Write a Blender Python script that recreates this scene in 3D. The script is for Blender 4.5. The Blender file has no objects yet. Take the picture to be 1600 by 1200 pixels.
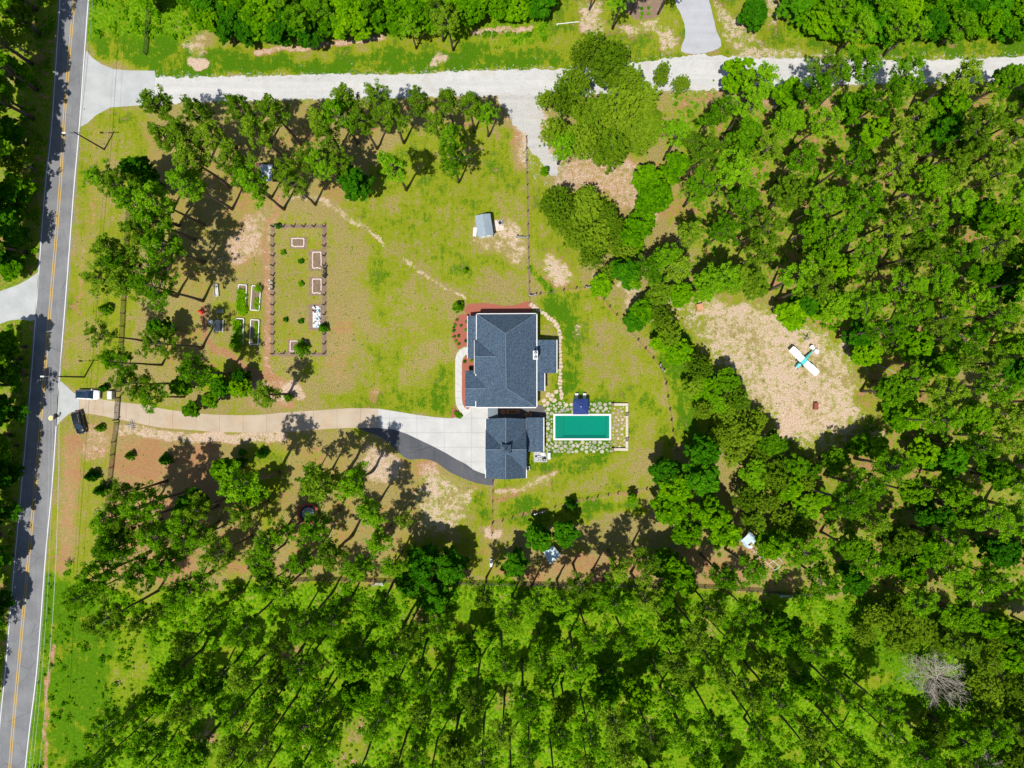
import bpy, math, random
import numpy as np
from mathutils import Vector, Matrix
R = math.radians
C = bpy.context.scene
COL = C.collection

# ------------------------------------------------------------------ camera, sky, sun, exposure
H = 139.0            # flying height of the drone, metres
S = 0.125            # metres on the ground per photo pixel (1600 wide)
cam = bpy.data.cameras.new('camera'); camo = bpy.data.objects.new('camera', cam); COL.objects.link(camo)
camo.location = (0, 0, H); camo.rotation_euler = (0, 0, 0)
cam.sensor_width = 36; cam.sensor_fit = 'HORIZONTAL'; cam.angle = 2*math.atan(100.0/H)
cam.clip_start = 1; cam.clip_end = 4000
C.camera = camo
EL = R(67.5); SDX, SDY = 0.485, 0.874      # shadows fall this way on the ground
W = bpy.data.worlds.new('World'); C.world = W; W.use_nodes = True
_n = W.node_tree; _bg = _n.nodes['Background']
_sky = _n.nodes.new('ShaderNodeTexSky'); _sky.sky_type = 'NISHITA'; _sky.sun_disc = False
_sky.sun_elevation = EL; _sky.sun_rotation = math.atan2(-SDX, -SDY); _sky.altitude = 200
_n.links.new(_sky.outputs[0], _bg.inputs[0]); _bg.inputs[1].default_value = 0.09
_sl = bpy.data.lights.new('sun', 'SUN'); _sl.energy = 4.6; _sl.angle = R(0.53); _sl.color = (1, 0.955, 0.88)
sun = bpy.data.objects.new('sun', _sl); COL.objects.link(sun)
sun.rotation_euler = Vector((SDX*math.cos(EL), SDY*math.cos(EL), -math.sin(EL))).to_track_quat('-Z', 'Y').to_euler()
sun.location = (-60, -110, 300)
C.view_settings.view_transform = 'Standard'; C.view_settings.look = 'None'
C.view_settings.exposure = 0.30; C.view_settings.gamma = 1
C.render.engine = 'CYCLES'; C.cycles.samples = 96; C.cycles.use_denoising = True
C.cycles.max_bounces = 6; C.cycles.transparent_max_bounces = 8
C.render.resolution_x = 1024; C.render.resolution_y = 768

rng = np.random.default_rng(7); random.seed(7)

def P(px, py, z=0.0):
    "ground point seen at a photo pixel; with z, the point at that height"
    f = (H - z)/H
    return ((px-800)*S*f, (600-py)*S*f)

# ------------------------------------------------------------------ tagging and mesh helpers
def tag(o, label=None, cat=None, group=None, kind=None):
    if label: o['label'] = label
    if cat: o['category'] = cat
    if group: o['group'] = group
    if kind: o['kind'] = kind
    return o
def thing(name, loc, rz, label, cat, group=None):
    o = bpy.data.objects.new(name, None); COL.objects.link(o); o.empty_display_size = .5
    o.location = (loc[0], loc[1], loc[2] if len(loc) > 2 else 0); o.rotation_euler = (0, 0, rz)
    return tag(o, label, cat, group)
def copy_tree(o, parent=None):
    c = o.copy(); COL.objects.link(c)
    if parent: c.parent = parent
    for ch in list(o.children): copy_tree(ch, c)
    return c
def mesh_np(name, V, F, mat, parent=None, smooth=False, n=4):
    "fast mesh from arrays: V (k,3), F (m,n)"
    V = np.asarray(V, np.float32); F = np.asarray(F, np.int32); m = len(F); n = F.shape[1]
    me = bpy.data.meshes.new(name)
    me.vertices.add(len(V)); me.vertices.foreach_set('co', V.ravel())
    me.loops.add(m*n); me.loops.foreach_set('vertex_index', F.ravel())
    me.polygons.add(m); me.polygons.foreach_set('loop_start', np.arange(0, m*n, n, dtype=np.int32))
    me.update(calc_edges=True)
    if smooth: me.polygons.foreach_set('use_smooth', np.ones(m, bool))
    me.materials.append(mat)
    return link(name, me, parent)
def link(name, me, parent=None):
    o = bpy.data.objects.new(name, me); COL.objects.link(o)
    if parent: o.parent = parent
    return o

class MB:
    def __init__(s): s.v = []; s.f = []; s.uv = None; s.mi = []; s.cur = 0
    def add(s, vs, fs):
        b = len(s.v); s.v += [tuple(v) for v in vs]
        for f in fs: s.f.append([b+i for i in f]); s.mi.append(s.cur)
        return s
    def box(s, cx, cy, z0, sx, sy, sz, rz=0, taper=1.0):
        c, n = math.cos(rz), math.sin(rz); vs = []
        for z, t in ((z0, 1), (z0+sz, taper)):
            for a, b in ((-1,-1),(1,-1),(1,1),(-1,1)):
                x, y = a*sx/2*t, b*sy/2*t; vs.append((cx+x*c-y*n, cy+x*n+y*c, z))
        return s.add(vs, [(3,2,1,0),(4,5,6,7),(0,1,5,4),(1,2,6,5),(2,3,7,6),(3,0,4,7)])
    def prism(s, poly, z0, z1):
        n = len(poly)
        a = sum(poly[i][0]*poly[(i+1)%n][1]-poly[(i+1)%n][0]*poly[i][1] for i in range(n))
        if a < 0: poly = poly[::-1]
        vs = [(x, y, z0) for x, y in poly]+[(x, y, z1) for x, y in poly]
        return s.add(vs, [list(range(n))[::-1], [n+i for i in range(n)]]+[(i, (i+1)%n, n+(i+1)%n, n+i) for i in range(n)])
    def tube(s, pts, rs, n=8, cap=True):
        pts = [Vector(p) for p in pts]
        if not hasattr(rs, '__len__'): rs = [rs]*len(pts)
        vs = []; fs = []
        for i, p in enumerate(pts):
            d = (pts[min(i+1, len(pts)-1)]-pts[max(i-1, 0)]).normalized()
            u = d.orthogonal().normalized() if i == 0 else (u - d*u.dot(d)).normalized()
            w = d.cross(u)
            for k in range(n):
                a = 2*math.pi*k/n; vs.append(p+(u*math.cos(a)+w*math.sin(a))*rs[i])
        for i in range(len(pts)-1):
            for k in range(n): fs.append((i*n+k, i*n+(k+1)%n, (i+1)*n+(k+1)%n, (i+1)*n+k))
        if cap: fs += [list(range(n))[::-1], [(len(pts)-1)*n+k for k in range(n)]]
        return s.add(vs, fs)
    def shell(s, vs, fs, t):
        "roof surface given a real thickness t downwards"
        n = len(vs); low = [(x, y, z-t) for x, y, z in vs]; edges = {}
        for f in fs:
            for i in range(len(f)):
                a, b = f[i], f[(i+1)%len(f)]
                if (b, a) in edges: del edges[(b, a)]
                else: edges[(a, b)] = 1
        return s.add(list(vs)+low, [list(f) for f in fs]+[[n+i for i in f][::-1] for f in fs]+[(b, a, n+a, n+b) for a, b in edges])
    def build(s, name, mats, parent=None, smooth=False):
        me = bpy.data.meshes.new(name); me.from_pydata(s.v, [], s.f)
        if not isinstance(mats, (list, tuple)): mats = [mats]
        for m in mats: me.materials.append(m)
        for p, m in zip(me.polygons, s.mi):
            p.material_index = m
            if smooth: p.use_smooth = True
        if s.uv is not None:
            l = me.uv_layers.new(name='UVMap')
            for lp in me.loops: l.data[lp.index].uv = s.uv[lp.vertex_index]
        me.update()
        return link(name, me, parent)

def catmull(pts, step=1.0):
    "smooth curve through points, resampled about every step"
    pts = [np.array(p, float) for p in pts]; out = []
    for i in range(len(pts)-1):
        p0 = pts[max(i-1, 0)]; p1 = pts[i]; p2 = pts[i+1]; p3 = pts[min(i+2, len(pts)-1)]
        n = max(1, int(np.linalg.norm(p2-p1)/step))
        for k in range(n):
            t = k/n; out.append(.5*((2*p1)+(-p0+p2)*t+(2*p0-5*p1+4*p2-p3)*t*t+(-p0+3*p1-3*p2+p3)*t**3))
    out.append(pts[-1]); return out
def resample(pts, n):
    pts = np.array(pts); d = np.r_[0, np.cumsum(np.linalg.norm(np.diff(pts, axis=0), axis=1))]
    t = np.linspace(0, d[-1], n); return np.stack([np.interp(t, d, pts[:, k]) for k in range(pts.shape[1])], 1)

# value noise
_G = rng.random((256, 256))
def vnoise(x, y):
    xi = np.floor(x).astype(int); yi = np.floor(y).astype(int); fx = x-xi; fy = y-yi
    fx = fx*fx*(3-2*fx); fy = fy*fy*(3-2*fy)
    g = lambda a, b: _G[a & 255, b & 255]
    return (g(xi, yi)*(1-fx)+g(xi+1, yi)*fx)*(1-fy)+(g(xi, yi+1)*(1-fx)+g(xi+1, yi+1)*fx)*fy
def fbm(x, y, o=4):
    s = 0; a = .5; t = 0
    for k in range(o): s = s+a*vnoise(x+17.3*k, y+9.1*k); t += a; a *= .5; x = x*2.03; y = y*2.03
    return s/t
def inpoly(x, y, poly):
    x = np.asarray(x, float); y = np.asarray(y, float); r = np.zeros(x.shape, bool); n = len(poly)
    for i in range(n):
        x1, y1 = poly[i]; x2, y2 = poly[(i+1) % n]
        if y1 == y2: continue
        c = ((y1 > y) != (y2 > y)) & (x < (x2-x1)*(y-y1)/(y2-y1)+x1); r ^= c
    return r

# ------------------------------------------------------------------ materials
class NT:
    def __init__(s, name):
        s.m = bpy.data.materials.new(name); s.m.use_nodes = True; s.t = s.m.node_tree; s.t.nodes.clear()
        s.out = s.t.nodes.new('ShaderNodeOutputMaterial')
    def n(s, typ, ins=None, **kw):
        o = s.t.nodes.new('ShaderNode'+typ)
        for k, v in kw.items(): setattr(o, k, v)
        for k, v in (ins or {}).items(): s.set(o.inputs[k], v)
        return o
    def set(s, sock, v):
        if isinstance(v, bpy.types.NodeSocket): s.t.links.new(v, sock)
        else: sock.default_value = (tuple(v)+(1,) if hasattr(v, '__len__') and len(v) == 3 and sock.type == 'RGBA' else v)
    def pos(s): 
        return s.n('NewGeometry').outputs['Position']
    def objc(s): return s.n('TexCoord').outputs['Object']
    def noise(s, vec, scale, detail=4, rough=.55, dist=0):
        return s.n('TexNoise', {'Vector': vec, 'Scale': scale, 'Detail': detail, 'Roughness': rough, 'Distortion': dist}).outputs['Fac']
    def scalev(s, vec, v): return s.n('VectorMath', {0: vec, 1: v}, operation='MULTIPLY').outputs[0]
    def math(s, op, a, b=0.0, c=0.0): return s.n('Math', {0: a, 1: b, 2: c}, operation=op).outputs[0]
    def step(s, v, a, b): return s.n('MapRange', {'Value': v, 'From Min': a, 'From Max': b}, interpolation_type='SMOOTHSTEP').outputs['Result']
    def mix(s, f, a, b, mode='MIX'):
        o = s.n('Mix', data_type='RGBA', blend_type=mode); s.set(o.inputs[0], f); s.set(o.inputs[6], a); s.set(o.inputs[7], b); return o.outputs[2]
    def scale(s, col, f):
        o = s.n('VectorMath', operation='SCALE'); s.set(o.inputs[0], col); s.set(o.inputs['Scale'], f); return o.outputs[0]
    def bump(s, h, strength=.3, dist=.05): return s.n('Bump', {'Height': h, 'Strength': strength, 'Distance': dist}).outputs[0]
    def pbr(s, col, rough=.8, metal=0, spec=.3, normal=None, coat=0, alpha=None):
        b = s.n('BsdfPrincipled'); s.set(b.inputs['Base Color'], col); s.set(b.inputs['Roughness'], rough)
        b.inputs['Metallic'].default_value = metal; b.inputs['Specular IOR Level'].default_value = spec
        b.inputs['Coat Weight'].default_value = coat
        if normal is not None: s.set(b.inputs['Normal'], normal)
        s.t.links.new(b.outputs[0], s.out.inputs[0]); return s.m
def mat(name, a, b=None, scale=2.0, rough=.75, metal=0, spec=.3, bump=0, coat=0, detail=5):
    t = NT(name)
    if b is None: b = tuple(x*.8 for x in a)
    v = t.objc(); f = t.step(t.noise(v, scale, detail, .6), .3, .7)
    return t.pbr(t.mix(f, a, b), rough, metal, spec, t.bump(f, bump, .02) if bump else None, coat)

def ground_mat():
    t = NT('ground_soil_and_grass'); p = t.pos()
    at = t.n('Attribute', attribute_name='zone').outputs['Color']; sp = t.n('SeparateColor', {0: at})
    lush, dirt, pale = sp.outputs[0], sp.outputs[1], sp.outputs[2]
    weed = t.n('Attribute', attribute_name='weed').outputs['Fac']
    n1 = t.noise(p, .16, 9, .68); n2 = t.noise(p, .9, 7, .65); n3 = t.noise(p, 4.5, 5, .7); n4 = t.noise(p, .055, 5, .6)
    st = t.noise(t.scalev(p, (1.5, .22, 1)), 1.0, 6, .7); n5 = t.noise(p, 14, 2, .6); n6 = t.noise(p, 1.9, 5, .75)
    ml = lambda x, k: t.math('MULTIPLY', t.math('SUBTRACT', x, .5), k)
    L = t.math('ADD', t.math('ADD', lush, ml(n1, 2.1)), t.math('ADD', ml(n2, 1.1), t.math('ADD', ml(st, .8), t.math('ADD', ml(n6, .6), ml(n3, .5)))))
    dry = t.mix(t.step(n3, .35, .65), (.350, .272, .108), (.165, .145, .038))
    yel = t.mix(t.step(n3, .3, .7), (.255, .275, .014), (.130, .180, .006))
    lus = t.mix(t.step(n3, .3, .7), (.080, .185, .004), (.034, .105, .002))
    g = t.mix(t.step(L, .28, .58), dry, yel); g = t.mix(t.step(L, .64, .92), g, lus)
    weedc = t.mix(t.step(n6, .40, .60), (.045, .165, .002), (.175, .30, .004))
    g = t.mix(t.math('MULTIPLY', weed, t.step(n1, .3, .55)), g, weedc)
    D = t.math('ADD', t.math('ADD', t.math('MULTIPLY', dirt, .95), ml(n2, 1.7)), t.math('ADD', ml(n1, 1.5), t.math('ADD', ml(n3, 1.2), ml(n6, .35))))
    Pp = t.math('ADD', t.math('ADD', pale, ml(n2, .9)), ml(n3, .7))
    dc = t.mix(t.step(n3, .30, .70), (.24, .125, .055), (.39, .215, .105))
    pc = t.mix(t.step(n3, .34, .66), (.35, .25, .175), (.58, .45, .34))
    dc = t.mix(t.step(Pp, .35, .75), dc, pc)
    base = t.mix(t.step(D, .36, .72), g, dc)
    br = t.math('ADD', .12, t.math('ADD', t.math('MULTIPLY', t.math('ADD', n5, n6), .62), t.math('ADD', t.math('MULTIPLY', n4, .30), t.math('MULTIPLY', n3, .16))))
    h = t.math('ADD', n3, n5)
    return t.pbr(t.scale(base, br), 1.0, 0, .05, t.bump(h, .55, .10))
def leaf_mat(name, a, b, c, transl=.30):
    "a dark, b mid, c bright young leaf; differs from tree to tree and from clump to clump"
    t = NT(name); oi = t.n('ObjectInfo').outputs['Random']; v = t.objc(); geo = t.n('NewGeometry')
    ri = geo.outputs['Random Per Island']
    f = t.math('ADD', t.math('MULTIPLY', t.noise(v, .9, 3, .6), .9), t.math('ADD', t.math('MULTIPLY', ri, .38), t.math('MULTIPLY', oi, .36)))
    col = t.mix(t.step(f, .45, .85), a, b); col = t.mix(t.step(f, .78, 1.18), col, c)
    d = t.n('BsdfDiffuse', {'Color': col, 'Roughness': .5}); tr = t.n('BsdfTranslucent', {'Color': t.mix(.5, col, c)})
    gl = t.n('BsdfGlossy', {'Color': (1, 1, 1), 'Roughness': .6})
    m = t.n('MixShader', {0: transl, 1: d.outputs[0], 2: tr.outputs[0]}); 
    t.t.links.new(m.outputs[0], t.out.inputs[0]); return t.m
def shingle_mat():
    t = NT('asphalt_shingles'); v = t.objc()
    a = t.noise(t.scalev(v, (3.2, 3.2, 3.2)), 1, 3, .7); b = t.noise(v, 9, 2, .7); c = t.noise(v, .35, 4, .6)
    col = t.mix(t.step(a, .35, .68), (.034, .056, .086), (.076, .116, .168)); col = t.mix(t.step(b, .56, .70), col, (.13, .18, .24))
    rows = t.n('TexWave', {'Vector': v, 'Scale': 1.1, 'Distortion': 1.5, 'Detail': 2}, bands_direction='Z').outputs['Fac']
    return t.pbr(t.scale(col, t.math('ADD', .72, t.math('ADD', t.math('MULTIPLY', c, .4), t.math('MULTIPLY', rows, .16)))), .85, 0, .2, t.bump(b, .4, .03))
def asphalt_mat(name, a, b):
    t = NT(name); p = t.pos()
    n1 = t.noise(p, .25, 6, .6); n2 = t.noise(p, 7, 3, .7); st = t.noise(t.scalev(p, (1.0, .05, 1)), 1.1, 5, .6)
    col = t.mix(t.step(n1, .3, .7), a, b)
    vo = t.n('TexVoronoi', {'Vector': p, 'Scale': .22}, feature='DISTANCE_TO_EDGE').outputs['Distance']
    crack = t.math('MULTIPLY', t.step(vo, .012, .0), .28)
    f = t.math('ADD', .70, t.math('ADD', t.math('MULTIPLY', n2, .25), t.math('MULTIPLY', st, .35)))
    return t.pbr(t.scale(col, t.math('MULTIPLY', f, t.math('SUBTRACT', 1, crack))), .9, 0, .2, t.bump(n2, .3, .01))
def concrete_mat(name, a, b, joint=None, gridx=None, gridy=None, stain=(.45, .27, .13), st=0.0):
    t = NT(name); p = t.pos(); n1 = t.noise(p, .35, 6, .65); n2 = t.noise(p, 5, 4, .7)
    col = t.mix(t.step(n1, .3, .7), a, b)
    if st: col = t.mix(t.math('MULTIPLY', t.step(t.noise(p, .13, 5, .6), .5, .72), st), col, stain)
    f = t.math('ADD', .88, t.math('MULTIPLY', n2, .24)); line = None
    def ln(x, per, off, w):
        m = t.math('FRACT', t.math('ADD', t.math('DIVIDE', x, per), off)); return t.math('LESS_THAN', m, w/per)
    if joint:
        u = t.n('SeparateXYZ', {0: t.n('UVMap').outputs[0]}).outputs[0]; line = ln(u, joint, 0, .09)
    if gridx:
        sp = t.n('SeparateXYZ', {0: p}); line = t.math('MAXIMUM', ln(sp.outputs[0], gridx[0], gridx[1], .08), ln(sp.outputs[1], gridy[0], gridy[1], .08))
    if line is not None: f = t.math('MULTIPLY', f, t.math('SUBTRACT', 1, t.math('MULTIPLY', line, .30)))
    return t.pbr(t.scale(col, f), .85, 0, .2)
def gravel_mat(name, a, b, c):
    t = NT(name); p = t.pos(); n1 = t.noise(p, .22, 6, .65); n2 = t.noise(p, 5.5, 4, .75)
    ru = t.noise(t.scalev(p, (.05, 1.0, 1)), .9, 5, .6)
    ed = t.step(t.noise(p, .8, 6, .75), .50, .74); col = t.mix(t.step(n2, .33, .66), a, b); col = t.mix(t.math('MULTIPLY', ed, .55), col, c); col = t.mix(t.math('MULTIPLY', t.step(n1, .52, .72), .6), col, c)
    f = t.math('ADD', .68, t.math('ADD', t.math('MULTIPLY', ru, .40), t.math('MULTIPLY', t.noise(p, .6, 5, .7), .30)))
    return t.pbr(t.scale(col, f), .95, 0, .1, t.bump(n2, .5, .05))
def paint_mat(name, col, under, wear=.5):
    t = NT(name); p = t.pos(); n = t.noise(p, 4, 5, .7)
    return t.pbr(t.mix(t.math('MULTIPLY', t.step(n, .52, .68), wear), col, under), .8, 0, .2)
def mulch_mat(name, a, b, c):
    t = NT(name); p = t.pos(); n = t.noise(p, 6, 4, .75); m = t.noise(p, 1.1, 4, .6)
    col = t.mix(t.step(n, .35, .65), a, b); return t.pbr(t.mix(t.math('MULTIPLY', t.step(m, .5, .7), .6), col, c), .95, 0, .1, t.bump(n, .6, .05))

M = {}
M['ground'] = ground_mat()
M['asphalt'] = asphalt_mat('road_asphalt', (.150, .153, .162), (.195, .198, .204))
M['asphalt_dark'] = asphalt_mat('fresh_asphalt', (.070, .074, .084), (.095, .099, .108))
M['white_line'] = paint_mat('white_road_paint', (.62, .62, .61), (.25, .25, .25), .35)
M['yellow_line'] = paint_mat('yellow_road_paint', (.55, .34, .03), (.25, .18, .08), .45)
M['conc'] = concrete_mat('new_concrete', (.47, .465, .450), (.40, .40, .39), gridx=(5.35, .48), gridy=(2.85, .35), stain=(.33, .31, .28), st=.55)
M['conc_apron'] = concrete_mat('apron_concrete', (.40, .415, .41), (.33, .345, .34))
M['conc_tan'] = concrete_mat('worn_tan_concrete', (.36, .285, .205), (.42, .35, .265), joint=4.6, st=.35)
M['conc_walk'] = concrete_mat('walkway_concrete', (.49, .485, .46), (.43, .425, .41), joint=1.3)
M['gravel'] = gravel_mat('white_gravel', (.36, .36, .35), (.50, .495, .48), (.36, .33, .28))
M['gravel_grey'] = gravel_mat('grey_gravel', (.30, .30, .285), (.46, .45, .43), (.38, .32, .25))
M['gravel_drive'] = gravel_mat('fine_grey_gravel', (.31, .32, .34), (.37, .38, .40), (.32, .32, .33))
M['mulch'] = mulch_mat('red_mulch', (.25, .075, .050), (.35, .125, .085), (.27, .11, .07))
M['mulch_brown'] = mulch_mat('brown_mulch', (.17, .115, .075), (.24, .17, .12), (.30, .23, .16))
M['soil'] = mulch_mat('garden_soil', (.16, .11, .075), (.22, .16, .11), (.10, .07, .05))
M['shingle'] = shingle_mat()
M['ridge'] = mat('ridge_cap_shingle', (.14, .19, .24), (.10, .14, .19), 6)
M['white'] = mat('white_trim_paint', (.66, .66, .65), (.58, .58, .57), 3)
M['siding'] = mat('white_board_siding', (.66, .66, .64), (.60, .60, .58), 3)
M['brick_white'] = mat('pale_brick', (.62, .54, .47), (.48, .38, .32), 5, bump=.3)
M['stone'] = mat('pale_flagstone', (.43, .39, .29), (.29, .27, .21), 1.6, bump=.2)
_t = NT('flagstone'); _r = _t.n('NewGeometry').outputs['Random Per Island']; _nn = _t.noise(_t.pos(), 3, 5, .7)
M['stone'] = _t.pbr(_t.scale(_t.mix(_r, (.46, .41, .31), (.25, .24, .20)), _t.math('ADD', .7, _t.math('MULTIPLY', _nn, .6))), .9, 0, .1)
M['stone_pink'] = mat('tan_stone', (.50, .40, .30), (.40, .30, .22), 1.6, bump=.2)
M['wall_stone'] = mat('buff_wall_stone', (.55, .48, .40), (.44, .37, .30), 2.4, bump=.2)
M['metal_roof'] = mat('grey_metal_roof', (.13, .17, .19), (.10, .13, .15), 1, rough=.6)
M['shed_roof'] = mat('blue_grey_metal_roof', (.27, .33, .37), (.23, .28, .32), .8, rough=.5)
M['pale_roof'] = mat('pale_blue_metal_roof', (.45, .50, .56), (.38, .44, .50), .8, rough=.5)
M['tarp'] = mat('blue_white_sheet', (.66, .72, .76), (.25, .48, .62), .9, rough=.5, detail=2)
M['glass'] = mat('dark_window_glass', (.02, .03, .04), (.03, .045, .06), 1, rough=.08, spec=.8)
M['wood_dark'] = mat('dark_stained_wood', (.045, .036, .030), (.075, .060, .050), 3)
M['wood'] = mat('weathered_wood', (.20, .15, .11), (.14, .10, .075), 3)
M['wood_brown'] = mat('brown_boards', (.13, .062, .036), (.08, .04, .025), 3)
M['deck'] = mat('dark_patio_floor', (.11, .10, .10), (.08, .075, .075), 2)
M['terracotta'] = mat('terracotta', (.45, .20, .11), (.35, .15, .09), 3)
M['metal'] = mat('grey_metal', (.35, .36, .37), (.28, .29, .30), 2, rough=.4, metal=.6)
M['wire'] = mat('dull_fence_wire', (.10, .10, .10), (.08, .08, .08))
M['plastic'] = mat('pale_plastic', (.62, .62, .61), (.5, .5, .5), 2)
M['black'] = mat('black_rubber', (.015, .015, .016), (.022, .022, .024), 3, rough=.6)
M['navy'] = mat('navy_canvas', (.012, .030, .13), (.018, .042, .17), 2)
M['red'] = mat('red_padding', (.45, .055, .045), (.36, .04, .035), 2)
M['red_plastic'] = mat('red_plastic', (.70, .04, .03), (.6, .03, .02), 2)
M['rust'] = mat('rusty_red_steel', (.26, .06, .045), (.18, .05, .035), 2)
M['orange'] = mat('faded_orange_board', (.52, .27, .14), (.44, .22, .12), 2)
M['mesh_mat'] = mat('grey_jump_mat', (.20, .22, .24), (.26, .28, .29), 1)
M['yellow_sign'] = mat('yellow_sign', (.72, .55, .02), (.65, .48, .02), 3)
M['pale_yellow'] = mat('pale_yellow_sign', (.78, .74, .30), (.7, .68, .28), 3)
M['bark'] = mat('pine_bark', (.115, .085, .068), (.065, .050, .042), 3, bump=.4)
M['bark_pale'] = mat('pale_bark', (.26, .23, .20), (.17, .15, .13), 3)
M['dead'] = mat('bleached_dead_wood', (.42, .38, .32), (.30, .26, .22), 3)
M['teal'] = mat('teal_aircraft_paint', (.07, .46, .45), (.12, .55, .54), 2, rough=.3, coat=.3)
M['air_white'] = mat('white_aircraft_paint', (.84, .85, .85), (.78, .79, .80), 1, rough=.35, coat=.3)
M['lav'] = mat('pale_blue_fabric', (.36, .50, .66), (.44, .56, .70), 1, rough=.4)
M['suv_white'] = mat('white_car_paint', (.80, .81, .82), (.77, .78, .79), 1, rough=.2, coat=.8)
M['suv_black'] = mat('black_car_paint', (.010, .012, .016), (.014, .017, .02), 1, rough=.15, coat=1)
M['car_glass'] = mat('tinted_car_glass', (.008, .022, .045), (.010, .03, .06), 1, rough=.06, spec=1)
M['rim'] = mat('alloy_rim', (.5, .5, .5), (.4, .4, .4), 2, rough=.3, metal=.8)
M['lamp'] = mat('clear_lamp_lens', (.6, .62, .64), (.5, .5, .52), 2, rough=.1)
M['tail'] = mat('red_lamp_lens', (.4, .01, .01), (.3, .01, .01), 2, rough=.1)
M['flower'] = mat('yellow_flower', (.6, .42, .02), (.5, .5, .03), 9)
# foliage kinds
M['lf_pine'] = leaf_mat('pine_needles', (.028, .095, .002), (.118, .305, .004), (.280, .520, .012), .42)
M['lf_pine2'] = leaf_mat('olive_pine_needles', (.042, .105, .004), (.145, .280, .009), (.300, .450, .022), .42)
M['lf_bright'] = leaf_mat('bright_leaves', (.030, .115, .002), (.110, .310, .002), (.27, .50, .004), .40)
M['lf_oak'] = leaf_mat('oak_leaves', (.045, .110, .004), (.155, .285, .008), (.310, .450, .022), .40)
M['lf_deep'] = leaf_mat('deep_green_leaves', (.012, .070, .002), (.040, .175, .003), (.10, .30, .005))
M['lf_weed'] = leaf_mat('weed_leaves', (.040, .16, .002), (.11, .31, .003), (.25, .42, .006), .35)
# ------------------------------------------------------------------ the ground: one sheet, cover mapped where it lies
POOL = (867.5, 649.5, 952.0, 685.0)     # inner edge of the basin in photo pixels
gx = np.unique(np.r_[np.arange(-240, 1841, 3.2), POOL[0], POOL[2]]); gy = np.unique(np.r_[np.arange(-240, 1441, 3.2), POOL[1], POOL[3]])
gx = np.r_[np.array([-6000, -3000, -1500, -700, -400]), gx, np.array([2000, 2300, 3100, 4600, 7600])]
gy = np.r_[np.array([-6000, -3000, -1500, -700, -400]), gy, np.array([1600, 1900, 2700, 4200, 7200])]
GX, GY = np.meshgrid(gx, gy)
wx = GX+(fbm(GX/26, GY/26, 4)-.5)*46; wy = GY+(fbm(GX/26+50, GY/26+80, 4)-.5)*46
def blur(a, n):
    for _ in range(n):
        a = (np.roll(a, 1, 0)+np.roll(a, -1, 0)+a*2)/4; a = (np.roll(a, 1, 1)+np.roll(a, -1, 1)+a*2)/4
    return a
Z = {k: np.full(GX.shape, v) for k, v in (('lush', .34), ('dirt', .12), ('pale', .0), ('weed', .0))}
def area(poly, soft=4, warp=1, **kw):
    x, y = (wx, wy) if warp else (GX, GY)
    m = blur(inpoly(x, y, poly).astype(float), soft)
    for k, v in kw.items(): Z[k] = Z[k]*(1-m)+v*m
def trail(pts, w, soft=1, **kw):
    pts = catmull(pts, 6); d = np.full(GX.shape, 1e9)
    x0 = min(p[0] for p in pts)-40; x1 = max(p[0] for p in pts)+40; y0 = min(p[1] for p in pts)-40; y1 = max(p[1] for p in pts)+40
    s = (GX > x0) & (GX < x1) & (GY > y0) & (GY < y1)
    qx = (GX+(wx-GX)*.25)[s]; qy = (GY+(wy-GY)*.25)[s]; dd = np.full(qx.shape, 1e9)
    for p in pts: dd = np.minimum(dd, np.hypot(qx-p[0], qy-p[1]))
    m = np.zeros(GX.shape); m[s] = np.clip((w+2-dd)/(w*.5+.01), 0, 1); m = blur(m, soft) if soft > 1 else m
    for k, v in kw.items(): Z[k] = Z[k]*(1-m)+v*m
# verges and woods
area([(-9000,-9000),(9000,-9000),(9000,60),(-9000,60)], 3, lush=.75, weed=.8, dirt=.25)
area([(852,-300),(1242,-300),(1242,90),(852,60)], 2, weed=0)
area([(-9000,-9000),(62,-9000),(110,0),(80,400),(40,800),(0,1200),(0,9000),(-9000,9000)], 2, lush=.65, dirt=.40, pale=.05, weed=.7)
area([(130,-40),(250,-40),(285,60),(330,78),(600,68),(850,25),(935,25),(1060,60),(1080,100),(830,118),(240,124),(140,90)], 4, lush=.95, dirt=.06)
area([(330,80),(440,72),(620,58),(840,40),(840,70),(600,80),(420,95)], 4, lush=.6, dirt=.14)
area([(840,20),(1000,10),(1050,60),(1060,90),(850,100)], 4, lush=.7, dirt=.20)
area([(1120,50),(1250,60),(1700,52),(1700,92),(1300,98),(1120,90)], 4, lush=.80, dirt=.16)
for q in ([(905,0),(935,0),(940,35),(985,38),(1040,25),(1045,50),(950,52),(905,38)], [(1025,52),(1062,48),(1065,80),(1035,78)],
          [(1115,0),(1130,10),(1165,45),(1200,55),(1210,72),(1130,78)], [(1140,70),(1300,82),(1330,95),(1130,97)], [(1205,0),(1235,0),(1225,40),(1205,45)],
          [(283,52),(325,60),(322,82),(300,85),(285,72)]): area(q, 5, dirt=.62, pale=.75)
trail([(400,82),(445,77),(490,72),(530,66),(600,60)], 5, dirt=.8, pale=.6)
trail([(745,52),(790,47),(830,42)], 5, dirt=.8, pale=.6)
trail([(300,95),(318,98),(308,103)], 7, dirt=.95, pale=1)
area([(678,78),(700,78),(703,105),(680,107)], 1, dirt=.75, pale=1.0)
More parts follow.
